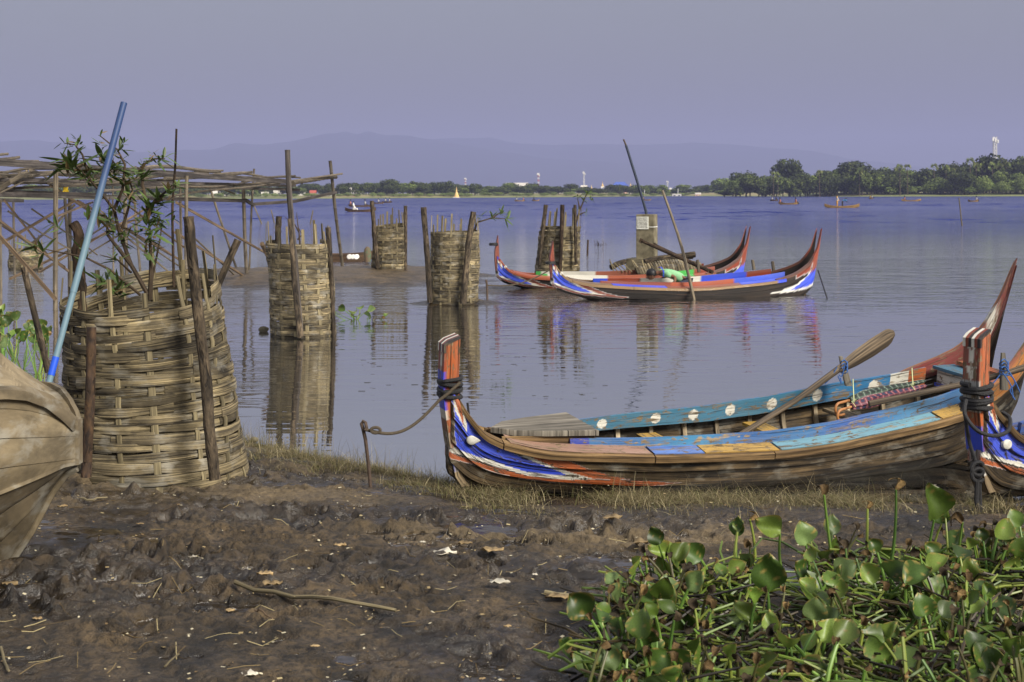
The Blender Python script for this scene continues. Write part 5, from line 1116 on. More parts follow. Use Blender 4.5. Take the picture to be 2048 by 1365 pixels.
MAT['wallw'] = plain('white_wall', lin(226, 222, 212), .8, .1, .5); MAT['wallp'] = plain('pink_wall', lin(206, 168, 150), .8, .15, .5); MAT['roofr'] = plain('red_roof', lin(172, 88, 74), .8, .2, .5); MAT['roofg'] = plain('grey_roof', lin(196, 190, 178), .8, .15, .5); MAT['roofb'] = plain('blue_roof', lin(74, 96, 170), .7, .2, .5); MAT['pane'] = plain('dark_pane', lin(60, 64, 74), .3, .2, 1)
MAT['gold'] = plain('gold_paint', lin(222, 186, 120), .5, .15, .5); MAT['mastw'] = plain('mast_white', lin(220, 218, 214), .7, .1, .5, rnd=0); MAT['mastr'] = plain('mast_red', lin(176, 92, 84), .7, .1, .5, rnd=0)
def house(x, y0, y1, wpx, Y, wall, roof, label, style='gable', name='house'):
    a = W(x, y1, Y); w = wpx * Y / FPX; top = W(x, y0, Y).z; z0 = min(a.z, 1.5) - 1; o = thing(name, label, 'house', (a.x, Y, z0)); dep = w * .7; hw = (top - z0); rh = hw * (.34 if style == 'gable' else .06)
    mb = MB(); mb.box((a.x, Y, z0 + (hw - rh) / 2), (w, dep, hw - rh)); mb.build('wall', MAT[wall], o, False)
    mb = MB(); zb = z0 + hw - rh
    if style == 'gable':
        e = w * .56; mb.loft([[(a.x - e, Y - dep * .56, zb - .05), (a.x - e, Y, zb + rh), (a.x - e, Y + dep * .56, zb - .05)], [(a.x + e, Y - dep * .56, zb - .05), (a.x + e, Y, zb + rh), (a.x + e, Y + dep * .56, zb - .05)]])
    elif style == 'hip':
        e = w * .58; mb.loft([[(a.x - e, Y - dep * .58, zb), (a.x + e, Y - dep * .58, zb), (a.x + e, Y + dep * .58, zb), (a.x - e, Y + dep * .58, zb)], [(a.x - e * .55, Y - .3, zb + hw * .4), (a.x + e * .55, Y - .3, zb + hw * .4), (a.x + e * .55, Y + .3, zb + hw * .4), (a.x - e * .55, Y + .3, zb + hw * .4)]])
    else: mb.box((a.x, Y, zb + rh / 2), (w * 1.04, dep * 1.04, rh))
    mb.build('roof', MAT[roof], o, False)
    nwin = max(2, int(w / 2.2))
    for k in range(nwin):
        mb = MB(); mb.box((a.x - w / 2 + w * (k + .5) / nwin, Y - dep / 2 - .03, z0 + (hw - rh) * .62), (w / nwin * .45, .08, (hw - rh) * .22)); mb.build('window', MAT['pane'], o, False)
    return o
for x, y0, y1, w, Y, wl, rf, lb, st in ((698, 374, 392, 12, 690, 'wallw', 'wallw', 'white flat roofed house, left half of the white pair', 'flat'), (713, 378, 392, 12, 692, 'wallw', 'wallw', 'white flat roofed house, right half of the white pair', 'flat'), (653, 379, 392, 14, 690, 'wallp', 'roofr', 'pink house with red roof left of the white pair', 'gable'), (626, 381, 392, 12, 690, 'wallp', 'roofr', 'small red roofed house at the left among the trees', 'gable'), (603, 379, 390, 16, 700, 'wallw', 'roofg', 'pale green roofed house behind the guard in the water', 'gable'), (555, 378, 390, 14, 700, 'wallw', 'roofg', 'white house among the trees behind the tall squared post', 'gable'), (530, 384, 393, 14, 680, 'wallw', 'roofg', 'low white shed near the far waterline at the left', 'flat'), (440, 382, 394, 26, 690, 'wallw', 'roofg', 'long low white building behind the bamboo platform', 'gable'), (659, 390, 397, 22, 668, 'wallw', 'roofg', 'low white shed right on the far waterline', 'gable'), (708, 391, 397, 8, 660, 'wallp', 'roofg', 'tiny pink hut on the far waterline', 'flat'),
    (1034, 366, 380, 40, 860, 'wallw', 'roofg', 'large pale hall with a low gable roof above the trees', 'gable'), (1012, 373, 382, 12, 850, 'wallp', 'roofg', 'small pink annexe at the left of the large hall', 'gable'), (1240, 371, 380, 28, 950, 'wallp', 'roofb', 'palace like house with a stepped blue roof', 'hip'), (1120, 377, 384, 5, 860, 'wallw', 'wallw', 'small white block left of the second mast', 'flat'), (1168, 371, 376, 12, 880, 'wallw', 'roofg', 'pale roof below the second mast', 'gable'), (1263, 384, 390, 6, 840, 'wallw', 'roofg', 'little white hut near the pole on the pillar', 'gable'), (1353, 388, 393, 18, 800, 'wallw', 'roofg', 'long low shed on the flat far bank', 'flat'), (1396, 386, 392, 11, 800, 'wallp', 'roofg', 'small thatched hut on the flat far bank', 'gable'), (1306, 376, 381, 9, 900, 'wallp', 'roofg', 'pale pink house over the trees right of the leaning pole', 'gable'), (1341, 376, 384, 5, 880, 'wallw', 'wallw', 'narrow white house over the right far trees', 'flat')): house(x, y0, y1, w, Y, wl, rf, lb, st)
# pagodas
def pagoda(x, y0, y1, Y, label):
    b, t = W(x, y1, Y), W(x, y0, Y); h = t.z - b.z; o = thing('pagoda', label, 'pagoda', b)
    mb = MB(); prof = [(.26, 0), (.26, .12), (.21, .13), (.21, .24), (.17, .25), (.155, .34), (.12, .44), (.075, .52), (.06, .60), (.04, .75), (.02, .92), (.004, 1.0)]
    mb.loft([[(b.x + r * h * math.cos(2 * PI * k / 14), Y + r * h * math.sin(2 * PI * k / 14), b.z + z * h) for k in range(14)] for r, z in prof]); mb.build('bell', MAT['gold'], o)
    mb = MB(); mb.box((b.x, Y, b.z - .3), (h * .62, h * .62, 1.2)); mb.build('base', MAT['wallw'], o, False)
pagoda(913, 374, 396, 660, 'golden white pagoda spire on the far shore'); pagoda(1183, 370, 379, 900, 'tiny gilded spire right of the second mast'); pagoda(1205, 363, 374, 950, 'slender pale spire left of the blue roof'); pagoda(1261, 365, 373, 950, 'white pagoda dome right of the blue roof')
def mast(x, y0, y1, wpx, Y, label, striped=True):
    b, t = W(x, y1, Y), W(x, y0, Y); h = t.z - b.z; w = wpx * Y / FPX; o = thing('radio_mast', label, 'mast', b); n = 7
    for k in range(n):
        mb = MB(); z0 = b.z + h * k / n; z1 = b.z + h * (k + 1) / n
        for sx, sy in ((-1, -1), (1, -1), (1, 1), (-1, 1)): mb.tube([(b.x + sx * w / 2, Y + sy * w / 2, z0), (b.x + sx * w / 2, Y + sy * w / 2, z1)], w * .13, 4)
        for sg in (-1, 1): mb.tube([(b.x - sg * w / 2, Y - w / 2, z0), (b.x + sg * w / 2, Y - w / 2, z1)], w * .08, 4)
        mb.build('lattice_bay', MAT['mastr' if (striped and k % 2) else 'mastw'], o)
    for k in range(3): mb = MB(); mb.box((b.x + (k - 1) * w * .9, Y - w * .7, t.z - h * .09 - k * h * .04), (w * .5, w * .3, h * .12)); mb.build('antenna', MAT['mastw'], o, False)
mast(1077, 346, 377, 2.6, 880, 'red and white striped radio mast right of the large hall'); mast(1168, 343, 376, 2.2, 900, 'slim white mast, second right of the large hall', False); mast(931, 356, 376, 2.0, 800, 'thin striped mast right of the pagoda'); mast(1335, 362, 378, 2.0, 900, 'small mast right of the leaning pole', False); mast(1990, 274, 330, 5.5, 625, 'tall pale lattice mast rising behind the headland trees', False)
for i, (x, y0, y1) in enumerate(((940, 382, 394), (957, 381, 394), (992, 382, 394), (1034, 381, 393), (1055, 380, 392), (1126, 381, 393), (1199, 380, 392), (1234, 379, 391), (1356, 378, 390), (1162, 380, 392), (1289, 380, 391))):
    Y = 780; pole('utility_pole', [W(x, y1, Y), W(x, y0, Y)], .16, MAT['mastw'], '%s pale utility pole from the left along the far shore' % ('first second third fourth fifth sixth ninth tenth last seventh eleventh'.split()[i]), 'pole', group='utility poles on the far shore', n=5)

# ------------------------------------------------------------------ people
MAT['skin'] = plain('brown_skin', lin(112, 78, 58), .6, .15, 20, .3, rnd=0); MAT['hair'] = plain('black_hair', lin(20, 18, 20), .5, .4, 60, .4, rnd=0)
MAT['mint'] = plain('mint_shirt', lin(132, 180, 134), .9, .2, 12, rnd=0); MAT['strap'] = plain('blue_strap', lin(60, 84, 200), .8, .2, 12, rnd=0); MAT['shorts'] = plain('dark_shorts', lin(52, 54, 70), .9, .2, 12, rnd=0)
MAT['clw'] = plain('white_cloth', lin(222, 218, 210), .9, .1, 10); MAT['clb'] = plain('blue_cloth', lin(76, 130, 176), .9, .1, 10); MAT['clo'] = plain('orange_cloth', lin(226, 168, 60), .9, .1, 10); MAT['clp'] = plain('pink_cloth', lin(206, 140, 120), .9, .1, 10); MAT['cld'] = plain('dark_cloth', lin(56, 50, 52), .9, .1, 10)
def skin_mesh(name, joints, edges, mats_, parent, sub=2, matf=None):
    me = bpy.data.meshes.new(name); me.from_pydata([j[0] for j in joints], edges, [])
    o = link(name, me, parent)
    m = o.modifiers.new('skin', 'SKIN'); m.use_smooth_shade = True
    for i, j in enumerate(joints):
        sv = me.skin_vertices[0].data[i]; r = j[1]; sv.radius = r if hasattr(r, '__len__') else (r, r); sv.use_root = (i == 0)
    sb = o.modifiers.new('sub', 'SUBSURF'); sb.levels = sb.render_levels = sub
    for mm in mats_: me.materials.append(mm)
    return o
# child bending over in the boat: everything in boat coordinates (x towards the stern, y away from the bank)
def child():
    hx = 2.05; f = parent_mat(bC.o); P = lambda x, y, z: f @ Vector((x, y, z))
    root = thing('person', 'child in a mint green shirt bending low over the side of the floating boat', 'person', P(hx + .7, .1, .1))
    J = [(P(hx + .66, .10, .40), (.095, .10)), (P(hx + .52, .12, .47), (.095, .09)), (P(hx + .36, .15, .53), (.105, .085)), (P(hx + .22, .17, .545), (.085, .07)), (P(hx + .13, .18, .53), .042), (P(hx + .06, .19, .50), .06),
         (P(hx + .26, .02, .52), .05), (P(hx + .40, -.06, .47), .036), (P(hx + .36, -.16, .40), .028), (P(hx + .33, -.19, .385), .022),
         (P(hx + .26, .31, .52), .05), (P(hx + .44, .40, .47), .036), (P(hx + .32, .42, .40), .026), (P(hx + .27, .42, .37), .022),
         (P(hx + .68, .02, .36), .075), (P(hx + .42, -.02, .30), .06), (P(hx + .66, -.02, .14), .045), (P(hx + .56, -.03, .07), .035),
         (P(hx + .68, .20, .36), .075), (P(hx + .44, .24, .30), .06), (P(hx + .68, .24, .14), .045), (P(hx + .58, .25, .07), .035)]
    E_ = [(0, 1), (1, 2), (2, 3), (3, 4), (4, 5), (3, 6), (6, 7), (7, 8), (8, 9), (3, 10), (10, 11), (11, 12), (12, 13), (0, 14), (14, 15), (15, 16), (16, 17), (0, 18), (18, 19), (19, 20), (20, 21)]
    skin_mesh('body', J, E_, [MAT['skin']], root)
    skin_mesh('shirt', [(P(hx + .64, .10, .405), (.108, .113)), (P(hx + .52, .12, .475), (.108, .105)), (P(hx + .36, .15, .535), (.118, .10)), (P(hx + .22, .17, .552), (.098, .084)), (P(hx + .17, .175, .545), .06), (P(hx + .27, .0, .515), .062), (P(hx + .345, -.04, .485), .055), (P(hx + .27, .33, .515), .062), (P(hx + .345, .37, .49), .055)], [(0, 1), (1, 2), (2, 3), (3, 4), (3, 5), (5, 6), (3, 7), (7, 8)], [MAT['mint']], root)
    skin_mesh('shorts', [(P(hx + .67, .10, .39), (.105, .11)), (P(hx + .68, .02, .36), .088), (P(hx + .50, -.01, .315), .075), (P(hx + .68, .20, .36), .088), (P(hx + .52, .23, .315), .075)], [(0, 1), (1, 2), (0, 3), (3, 4)], [MAT['shorts']], root)
    mb = MB(); hd = P(hx + .0, .19, .485); ax = (P(hx - .06, .2, .45) - P(hx + .1, .18, .53)).normalized()
    def ell(c, rx, ry, rz, n=14, m=10, lo=0.0): return [[c + Vector((rx * math.sin(PI * (lo + (1 - lo) * i / m)) * math.cos(2 * PI * k / n), ry * math.sin(PI * (lo + (1 - lo) * i / m)) * math.sin(2 * PI * k / n), rz * math.cos(PI * (lo + (1 - lo) * i / m)))) for k in range(n)] for i in range(m + 1)]
    mb.loft(ell(hd, .088, .075, .092)); mb.loft(ell(hd + Vector((-.075, -.03, -.04)), .020, .016, .022, 8, 6)); 
    for sy in (-1, 1): mb.loft(ell(hd + Vector((.02, sy * .076, -.005)), .018, .010, .028, 8, 6))
    h = mb.build('head', MAT['skin'], root)
    mb = MB(); mb.loft(ell(hd + Vector((-.075, -.052, -.062)), .02, .012, .006, 8, 4)); mb.build('mouth', MAT['cld'], h)
    for sy in (-1, 1): mb = MB(); mb.loft(ell(hd + Vector((-.072, sy * .034 - .01, .0)), .012, .012, .008, 8, 5)); mb.build('eye', MAT['hair'], h)
    mb = MB(); mb.loft([[p + (p - hd) * .10 * random.uniform(.6, 1.3) for p in r] for r in ell(hd + Vector((.012, 0, .022)), .094, .084, .095, 18, 12)][:8]); mb.build('hair', MAT['hair'], h)
    mb = MB(); mb.tube([P(hx + .19, .04, .60), P(hx + .20, .02, .54), P(hx + .20, .03, .47)], .014, 6, flat=.4); mb.tube([P(hx + .18, .28, .62), P(hx + .19, .17, .645), P(hx + .19, .06, .61)], .014, 6, flat=.4); mb.build('strap', MAT['strap'], root)
    for x, y, z, sg in ((.33, -.19, .385, 1), (.27, .42, .37, 1)):
        mb = MB()
        for k in range(5):
            a = (k - 2) * .011; l = (.03, .042, .046, .042, .034)[k]; mb.tube([P(hx + x, y + a * .8, z), P(hx + x - l * .7, y + a, z - .006), P(hx + x - l, y + a, z - .018)], [.007, .0065, .005], 5)
        mb.build('hand', MAT['skin'], root)
child()
# lone boats out on the lake
MAT['boatw'] = wood('far_boat_wood', lin(112, 86, 48), lin(186, 150, 92), (1, 20), .8, .2, .003, crack=False, varn=.25); MAT['boatd'] = wood('canoe_wood', lin(66, 50, 36), lin(118, 92, 66), (1, 20), .8, .2, .003, crack=False, varn=.2)
def canoe(x0, x1, y, label, people, mat='boatw', rake=.35, cargo=()):
    c = WZ((x0 + x1) / 2, y, 0); Y = c.y; Lb = (x1 - x0) * Y / FPX; o = thing('fishing_boat', label, 'boat', (c.x, Y, 0), 'fishing boats out on the lake'); mb = MB(); rings = []
    for q in np.linspace(-1, 1, 15):
        b = .42 * (1 - abs(q) ** 2.4) + .05; zt = .22 + rake * abs(q) ** 2.6; zk = -.12 + .26 * abs(q) ** 3; x = c.x + q * Lb / 2
        rings.append([(x, Y - b, zt), (x, Y - b * .8, zk + .05), (x, Y - b * .3, zk), (x, Y + b * .3, zk), (x, Y + b * .8, zk + .05), (x, Y + b, zt), (x, Y + b - .05, zt), (x, Y + b * .7, zk + .1), (x, Y - b * .7, zk + .1), (x, Y - b + .05, zt)][::-1])
    mb.loft(rings); mb.build('hull', MAT[mat], o)
    for k in (-.5, 0, .5): mb = MB(); mb.box((c.x + k * Lb / 2, Y, .16), (.16, .6, .03)); mb.build('thwart', MAT[mat], o, False)
    for q, pose, cl, lg, lb in people:
        x = c.x + q * Lb / 2; per = thing('person', lb, 'person', (x, Y, .02)); hh = {'stand': 1.0, 'sit': .0, 'bend': .6}[pose]; Z = .0
        hip = .78 if pose != 'sit' else .30; sh = hip + (.50 if pose != 'bend' else .28); dx = 0 if pose != 'bend' else .38; hd_ = (x + dx * 1.35, Y, sh + (.26 if pose != 'bend' else .02))
        J = [(Vector((x, Y, hip)), (.14, .11)), (Vector((x + dx * .5, Y, hip + (sh - hip) * .55)), (.13, .10)), (Vector((x + dx, Y, sh)), (.14, .10)), (Vector((x + dx * 1.15, Y, sh + .09)), .05), (Vector(hd_), .09)]
        E_ = [(0, 1), (1, 2), (2, 3), (3, 4)]
        for sy in (-1, 1):
            n0 = len(J); J += [(Vector((x + dx, Y + sy * .2, sh - .02)), .055), (Vector((x + dx + .12, Y + sy * .25, sh - .26)), .042), (Vector((x + dx + .26, Y + sy * .2, sh - .38)), .034)]; E_ += [(2, n0), (n0, n0 + 1), (n0 + 1, n0 + 2)]
            n0 = len(J)
            J += [(Vector((x, Y + sy * .10, hip - .06)), .085)] + ([(Vector((x + .02, Y + sy * .12, .42)), .06), (Vector((x, Y + sy * .12, .07)), .045)] if pose != 'sit' else [(Vector((x + .40, Y + sy * .14, .36)), .06), (Vector((x + .46, Y + sy * .14, .06)), .045)]); E_ += [(0, n0), (n0, n0 + 1), (n0 + 1, n0 + 2)]
        skin_mesh('body', J, E_, [MAT[lg] if lg else MAT['skin']], per, 1)
        skin_mesh('shirt', [(J[0][0], (.155, .125)), (J[1][0], (.145, .115)), (J[2][0], (.155, .115)), (J[5][0], .068), (J[6][0], .052), (J[11][0], .068), (J[12][0], .052)], [(0, 1), (1, 2), (2, 3), (3, 4), (2, 5), (5, 6)], [MAT[cl]], per, 1)
        mb = MB(); hv = Vector(hd_); mb.loft([[hv + Vector((.10 * math.sin(PI * i / 6) * math.cos(k * PI / 5), .10 * math.sin(PI * i / 6) * math.sin(k * PI / 5), .03 + .11 * math.cos(PI * i / 6))) for k in range(10)] for i in range(5)]); mb.build('hair', MAT['hair'], per)
    return o
canoe(690, 752, 424, 'nearest of the fishing boats beyond the mud islet, with a figure in white', [(-.45, 'sit', 'clw', 'clw', 'figure in white sitting in the nearest far fishing boat'), ], 'boatd', .3)
canoe(697, 748, 414, 'fishing boat just beyond the nearest one beyond the mud islet', [(-.85, 'sit', 'clp', 'cld', 'figure in pink at the left end of the second fishing boat'), (.3, 'sit', 'clw', 'cld', 'figure in white in the middle of the second fishing boat')], 'boatd', .2)
canoe(746, 768, 408, 'small fishing boat right behind the guard on the islet', [(.0, 'sit', 'clw', 'cld', 'figure in the small boat behind the guard on the islet')], 'boatd', .2)
canoe(764, 784, 406, 'tiny fishing boat at the right of the far group with a figure in white', [(-.3, 'sit', 'clw', 'cld', 'left figure in the tiny boat right of the far group'), (.5, 'sit', 'clw', 'cld', 'right figure in the tiny boat right of the far group')], 'boatd', .2)
canoe(1029, 1050, 403, 'left of two tiny boats below the large hall', [(-.6, 'sit', 'clw', 'cld', 'figure in the left tiny boat below the large hall'), (.7, 'sit', 'clp', 'cld', 'second figure in the left tiny boat below the large hall')], 'boatw', .2)
canoe(1064, 1079, 402.5, 'right of two tiny boats below the striped mast', [(-.5, 'sit', 'cld', 'cld', 'figure in the right tiny boat below the striped mast')], 'boatw', .2)
canoe(1284, 1302, 401.5, 'tiny pale boat near the leaning pole on the far water', [(-.7, 'sit', 'clo', 'cld', 'figure in orange in the tiny boat near the leaning pole')], 'boatw', .2)
canoe(1649, 1719, 416, 'long yellow fishing boat with a standing figure and a bending figure', [(-.28, 'stand', 'clw', 'clo', 'standing figure in a white top and orange cloth in the long fishing boat'), (.02, 'bend', 'clb', 'cld', 'bending figure in blue in the long fishing boat')], 'boatw', .32)
canoe(1557, 1597, 409.5, 'fishing boat with two seated figures below the tall headland tree', [(-.85, 'sit', 'clp', 'cld', 'left seated figure in the boat below the tall headland tree'), (.72, 'sit', 'clp', 'cld', 'right seated figure in the boat below the tall headland tree')], 'boatw', .25)
canoe(1540, 1556, 402.5, 'tiny dark boat left of the boat with two seated figures', [(-.5, 'sit', 'clw', 'cld', 'figure in white in the tiny dark boat'), (.5, 'sit', 'cld', 'cld', 'dark figure in the tiny dark boat')], 'boatd', .2)
canoe(1803, 1842, 403, 'empty pale fishing boat under the headland palms', [(-.7, 'sit', 'clp', 'cld', 'low figure at the left end of the pale boat under the palms')], 'boatw', .3)
canoe(1936, 1957, 404, 'small boat with one figure in white right of the lone pole', [(.6, 'sit', 'clw', 'cld', 'figure in white in the small boat right of the lone pole')], 'boatw', .25)
canoe(1738, 1746, 398.5, 'tiny boat close to the headland shore with two specks of figures', [(-.4, 'sit', 'clo', 'cld', 'left speck of a figure close to the headland shore'), (.5, 'sit', 'clw', 'cld', 'right speck of a figure close to the headland shore')], 'boatw', .2)
c_ = canoe(600, 752, 523, 'dark dugout moored behind the mud islet, half hidden by the guard', [], 'boatd', .12)
for k, (x, r) in enumerate(((699, .075), (706, .07), (713, .075))):
    p = W(x, 514, 41.0); mb = MB(); mb.loft([[(p.x + r * g_ * math.cos(2 * PI * q / 14), p.y + a, p.z + r * g_ * math.sin(2 * PI * q / 14)) for q in range(14)] for a, g_ in ((-.12, .7), (-.10, .95), (.10, .95), (.12, .7))]); tag(mb.build('jerry_can', MAT['clw']), '%s white can lying in the dark dugout' % ('left', 'middle', 'right')[k], 'can', 'white cans in the dugout')
p = W(735, 505, 41.0); mb = MB(); mb.loft([[p + Vector((r * math.cos(k * PI / 5), r * math.sin(k * PI / 5), z)) for k in range(10)] for r, z in ((.09, -.28), (.11, -.05), (.09, .10), (.03, .16))]); o = mb.build('bundle', plain('green_cloth', lin(70, 100, 74), .9, .3, 8, c2=lin(110, 80, 66))); tag(o, 'green and red cloth bundle in the dark dugout beside the guard', 'bundle')

# ------------------------------------------------------------------ bare wooden hull at the left edge
def old_hull():
    xs = [152, 145, 132, 115, 95, 75, 55, 35, 15, -5, -60, -130, -220, -330]; xk = [152, 130, 100, 60, 20, 0, -100, -330]
    ROW = {'top': [849, 822, 797, 764, 727, 708, 645, 590], 'rim': [850, 828, 804, 789, 786, 787, 790, 800], 'p1': [860, 845, 832, 822, 818, 818, 826, 840], 'p2': [872, 873, 875, 876, 877, 878, 886, 902], 'p3': [918, 921, 925, 930, 935, 938, 955, 978], 'ch': [926, 931, 945, 962, 978, 986, 1030, 1085],
           'b1': [928, 938, 962, 990, 1015, 1030, 1075, 1125], 'b2': [930, 942, 975, 1025, 1065, 1085, 1125, 1165], 'kl': [932, 944, 985, 1060, 1119, 1146, 1190, 1215]}
    HW = {'top': [.01, .012, .014, .016, .018, .02, .02, .02], 'rim': [.03, .12, .22, .33, .42, .46, .58, .70], 'p1': [.03, .12, .21, .32, .41, .45, .57, .69], 'p2': [.03, .12, .21, .32, .41, .45, .57, .69], 'p3': [.03, .11, .20, .31, .39, .43, .55, .66], 'ch': [.03, .09, .17, .27, .35, .39, .50, .60], 'b1': [.02, .07, .13, .20, .26, .29, .36, .42], 'b2': [.02, .05, .08, .12, .15, .16, .20, .24], 'kl': [.012, .012, .014, .016, .018, .02, .02, .02]}
    o = thing('wooden_hull', 'end of a bare weathered wooden hull cut off by the left edge', 'boat', W(-60, 1190, 6.7))
    up = lambda x, tab: float(np.interp(-x, [-q for q in xk], tab))
    def P(x, row, side=1, dy=0.0, dz=0.0):
        Yc = 6.75; a = up(x, HW[row]); q = W(x, up(x, ROW[row]), Yc - a); return Vector((q.x, Yc - side * (a + dy) * (1 if side > 0 else .35), q.z + dz - (.0 if side > 0 else .06 * min(1, a * 5))))
    fine = []
    for i in range(len(xs) - 1): fine += [xs[i] + (xs[i + 1] - xs[i]) * k / 3 for k in range(3)]
    fine.append(xs[-1]); order = ['top', 'rim', 'p1', 'p2', 'p3', 'ch', 'b1', 'b2', 'kl']
    for side in (1, -1):
        for k in range(8):
            mb = MB(); rings = []; n = 6; pr = (.0, .006, .009, .006, .004, -.002, -.003, -.004)[k]
            for x in fine:
                A, B_ = P(x, order[k], side), P(x, order[k + 1], side); ring = []
                for j in range(n + 1):
                    q = .02 + .96 * j / n; v = A.lerp(B_, q); ring.append(v + Vector((0, -side * (.004 * math.sin(PI * q) + pr), 0)))
                for q in (1, 0): v = A.lerp(B_, q); ring.append(v + Vector((0, side * .02, 0)))
                rings.append(ring[::-1] if side > 0 else ring)
            mb.loft(rings, True, True); mb.build('plank', MAT['oldhull'], o)
        for row, w_, hh, nm in (('rim', .05, .06, 'rub_rail'), ('ch', .016, .024, 'chine_strip')):
            mb = MB(); rings = []
            for x in fine:
                c = P(x, row, side); r_ = [c + Vector((0, side * .02, hh / 2)), c + Vector((0, -side * w_, hh * .35)), c + Vector((0, -side * w_, -hh * .35)), c + Vector((0, side * .02, -hh / 2))]; rings.append(r_ if side < 0 else r_[::-1])
            mb.loft(rings); mb.build(nm, MAT['oldhull'], o)
    mb = MB(); rings = []
    for x in fine: a, b_ = P(x, 'top', 1), P(x, 'top', -1); rings.append([a, b_, b_ - Vector((0, 0, .02)), a - Vector((0, 0, .02))])
    mb.loft(rings); mb.build('deck', MAT['oldhull'], o)
    mb = MB(); rings = []
    for q in range(7): r_ = ('rim', 'p1', 'p2', 'ch'); z = P(152, 'rim').z + .02 + (P(152, 'ch').z - P(152, 'rim').z - .03) * q / 6; c = P(152, 'rim'); rings.append([(c.x + .012, 6.75 - .035, z), (c.x + .012, 6.75 + .035, z), (c.x - .02, 6.75 + .045, z), (c.x - .02, 6.75 - .045, z)])
    mb.loft(rings); mb.build('end_board', MAT['oldhull'], o)
    mb = MB(); mb.tube([P(x, 'kl', 0, 0, -.01) for x in fine], .02, 6); mb.build('keel', MAT['oldhull'], o)
old_hull()

# ------------------------------------------------------------------ water hyacinth
MAT['hleaf'] = attr_mat('hyacinth_leaf', .42, .4, .22, .42, 22); MAT['hstem'] = attr_mat('hyacinth_stem', .45, .45, .15, .25); MAT['hdead'] = attr_mat('withered_leaf', .85, .2, .1, .3, 30)
def hleaf_mesh(seed):
    rr = random.Random(seed); mb = MB(); n, m = 12, 8; cup = rr.uniform(.2, 1.3); roll = rr.uniform(-1.2, 1.2); fold = rr.uniform(-.7, .9); asp = rr.uniform(.8, 1.15); g = [lin(92, 116, 44), lin(70, 94, 38), lin(114, 134, 58), lin(104, 124, 72)][seed % 4]; wav = rr.uniform(.02, .07)
    idx = []
    for i in range(n + 1):
        q = i / n; w = asp * .50 * (math.sin(PI * min(1, .05 + .95 * q)) ** .8) * (1.22 - .5 * q); row = []
        for j in range(m + 1):
            u = -1 + 2 * j / m; x = u * w; y = q; z = cup * (x * x) * 1.6 + fold * (q * q) * .35 + roll * x * q * .5 + wav * math.sin(q * 7 + u * 3 + seed)
            k = .85 + .25 * (1 - abs(u)) - .1 * q + rr.uniform(-.05, .05); edge = 1 if ((abs(u) > .9 and q > .3 and rr.random() < .45) or (q > .9 and rr.random() < .4) or rr.random() < .02) else 0
            c = (g[0] * k, g[1] * k, g[2] * k, 1) if not edge else lin(150, 132, 70); row.append(mb.add((x, y, z), c))
        idx.append(row)
    for i in range(n):
        for j in range(m): mb.face((idx[i][j], idx[i][j + 1], idx[i + 1][j + 1], idx[i + 1][j]))
    return mb.mesh('leaf', MAT['hleaf'])
def hdead_mesh(seed):
    rr = random.Random(seed + 50); mb = MB(); n, m = 10, 7; idx = []; c0 = [lin(92, 74, 48), lin(62, 52, 38), lin(120, 98, 62), lin(48, 42, 32)][seed % 4]; curl = rr.uniform(2.2, 3.6); tw = rr.uniform(-1.5, 1.5)
    for i in range(n + 1):
        q = i / n; w = .34 * math.sin(PI * min(1, .08 + .9 * q)) ** .7; row = []
        for j in range(m + 1):
            u = -1 + 2 * j / m; a = u * curl * .5; rad = w / max(.6, curl * .5); x = rad * math.sin(a); z = rad * (1 - math.cos(a)); y = q * .8
            bend = q * q * 1.3; y, z = y * math.cos(bend) + z * .3, z - y * math.sin(bend) * .6
            x, z = x * math.cos(tw * q) - z * math.sin(tw * q), x * math.sin(tw * q) + z * math.cos(tw * q)
            k = rr.uniform(.6, 1.4); row.append(mb.add((x + rr.uniform(-.02, .02), y, z + rr.uniform(-.03, .03)), (c0[0] * k, c0[1] * k, c0[2] * k, 1)))
        idx.append(row)
    for i in range(n):
        for j in range(m): mb.face((idx[i][j], idx[i][j + 1], idx[i + 1][j + 1], idx[i + 1][j]))
    return mb.mesh('withered_leaf', MAT['hdead'])
HL_ = [hleaf_mesh(s) for s in range(10)]; HD_ = [hdead_mesh(s) for s in range(7)]
def petiole(parent, a, b, r, bow, rr, dark=False):
    d = b - a; s = d.orthogonal().normalized(); t = d.cross(s).normalized(); an = rr.uniform(0, 6.28); off = (s * math.cos(an) + t * math.sin(an)) * bow; g = rr.choice([lin(92, 124, 50), lin(108, 138, 60), lin(78, 108, 46), lin(128, 140, 62)] if not dark else [lin(70, 66, 40), lin(84, 84, 46)])
    pts = [a + d * q + off * math.sin(PI * q) for q in np.linspace(0, 1, 8)]; mb = MB(); mb.tube(pts, [r * (1.25 - .6 * q) for q in np.linspace(0, 1, 8)], 7)
    mb.col = [(g[0], g[1], g[2], 1)] * len(mb.v); return mb.build('stem', MAT['hstem'], parent), pts[-1] - pts[-2]
def put_leaf(parent, p, d, size, me, face, name):
    """leaf blade starting at p, pointing along d, its upper side turned towards face"""
    y = d.normalized(); z = (face - y * face.dot(y)); z = z.normalized() if z.length > .05 else y.orthogonal().normalized(); x = y.cross(z)
    o = bpy.data.objects.new(name, me); C.objects.link(o); o.parent = parent; o.matrix_parent_inverse = parent_mat(parent).inverted(); M_ = Matrix((x, y, z)).transposed().to_4x4(); M_.translation = p; o.matrix_basis = M_ @ Matrix.Scale(size, 4); return o
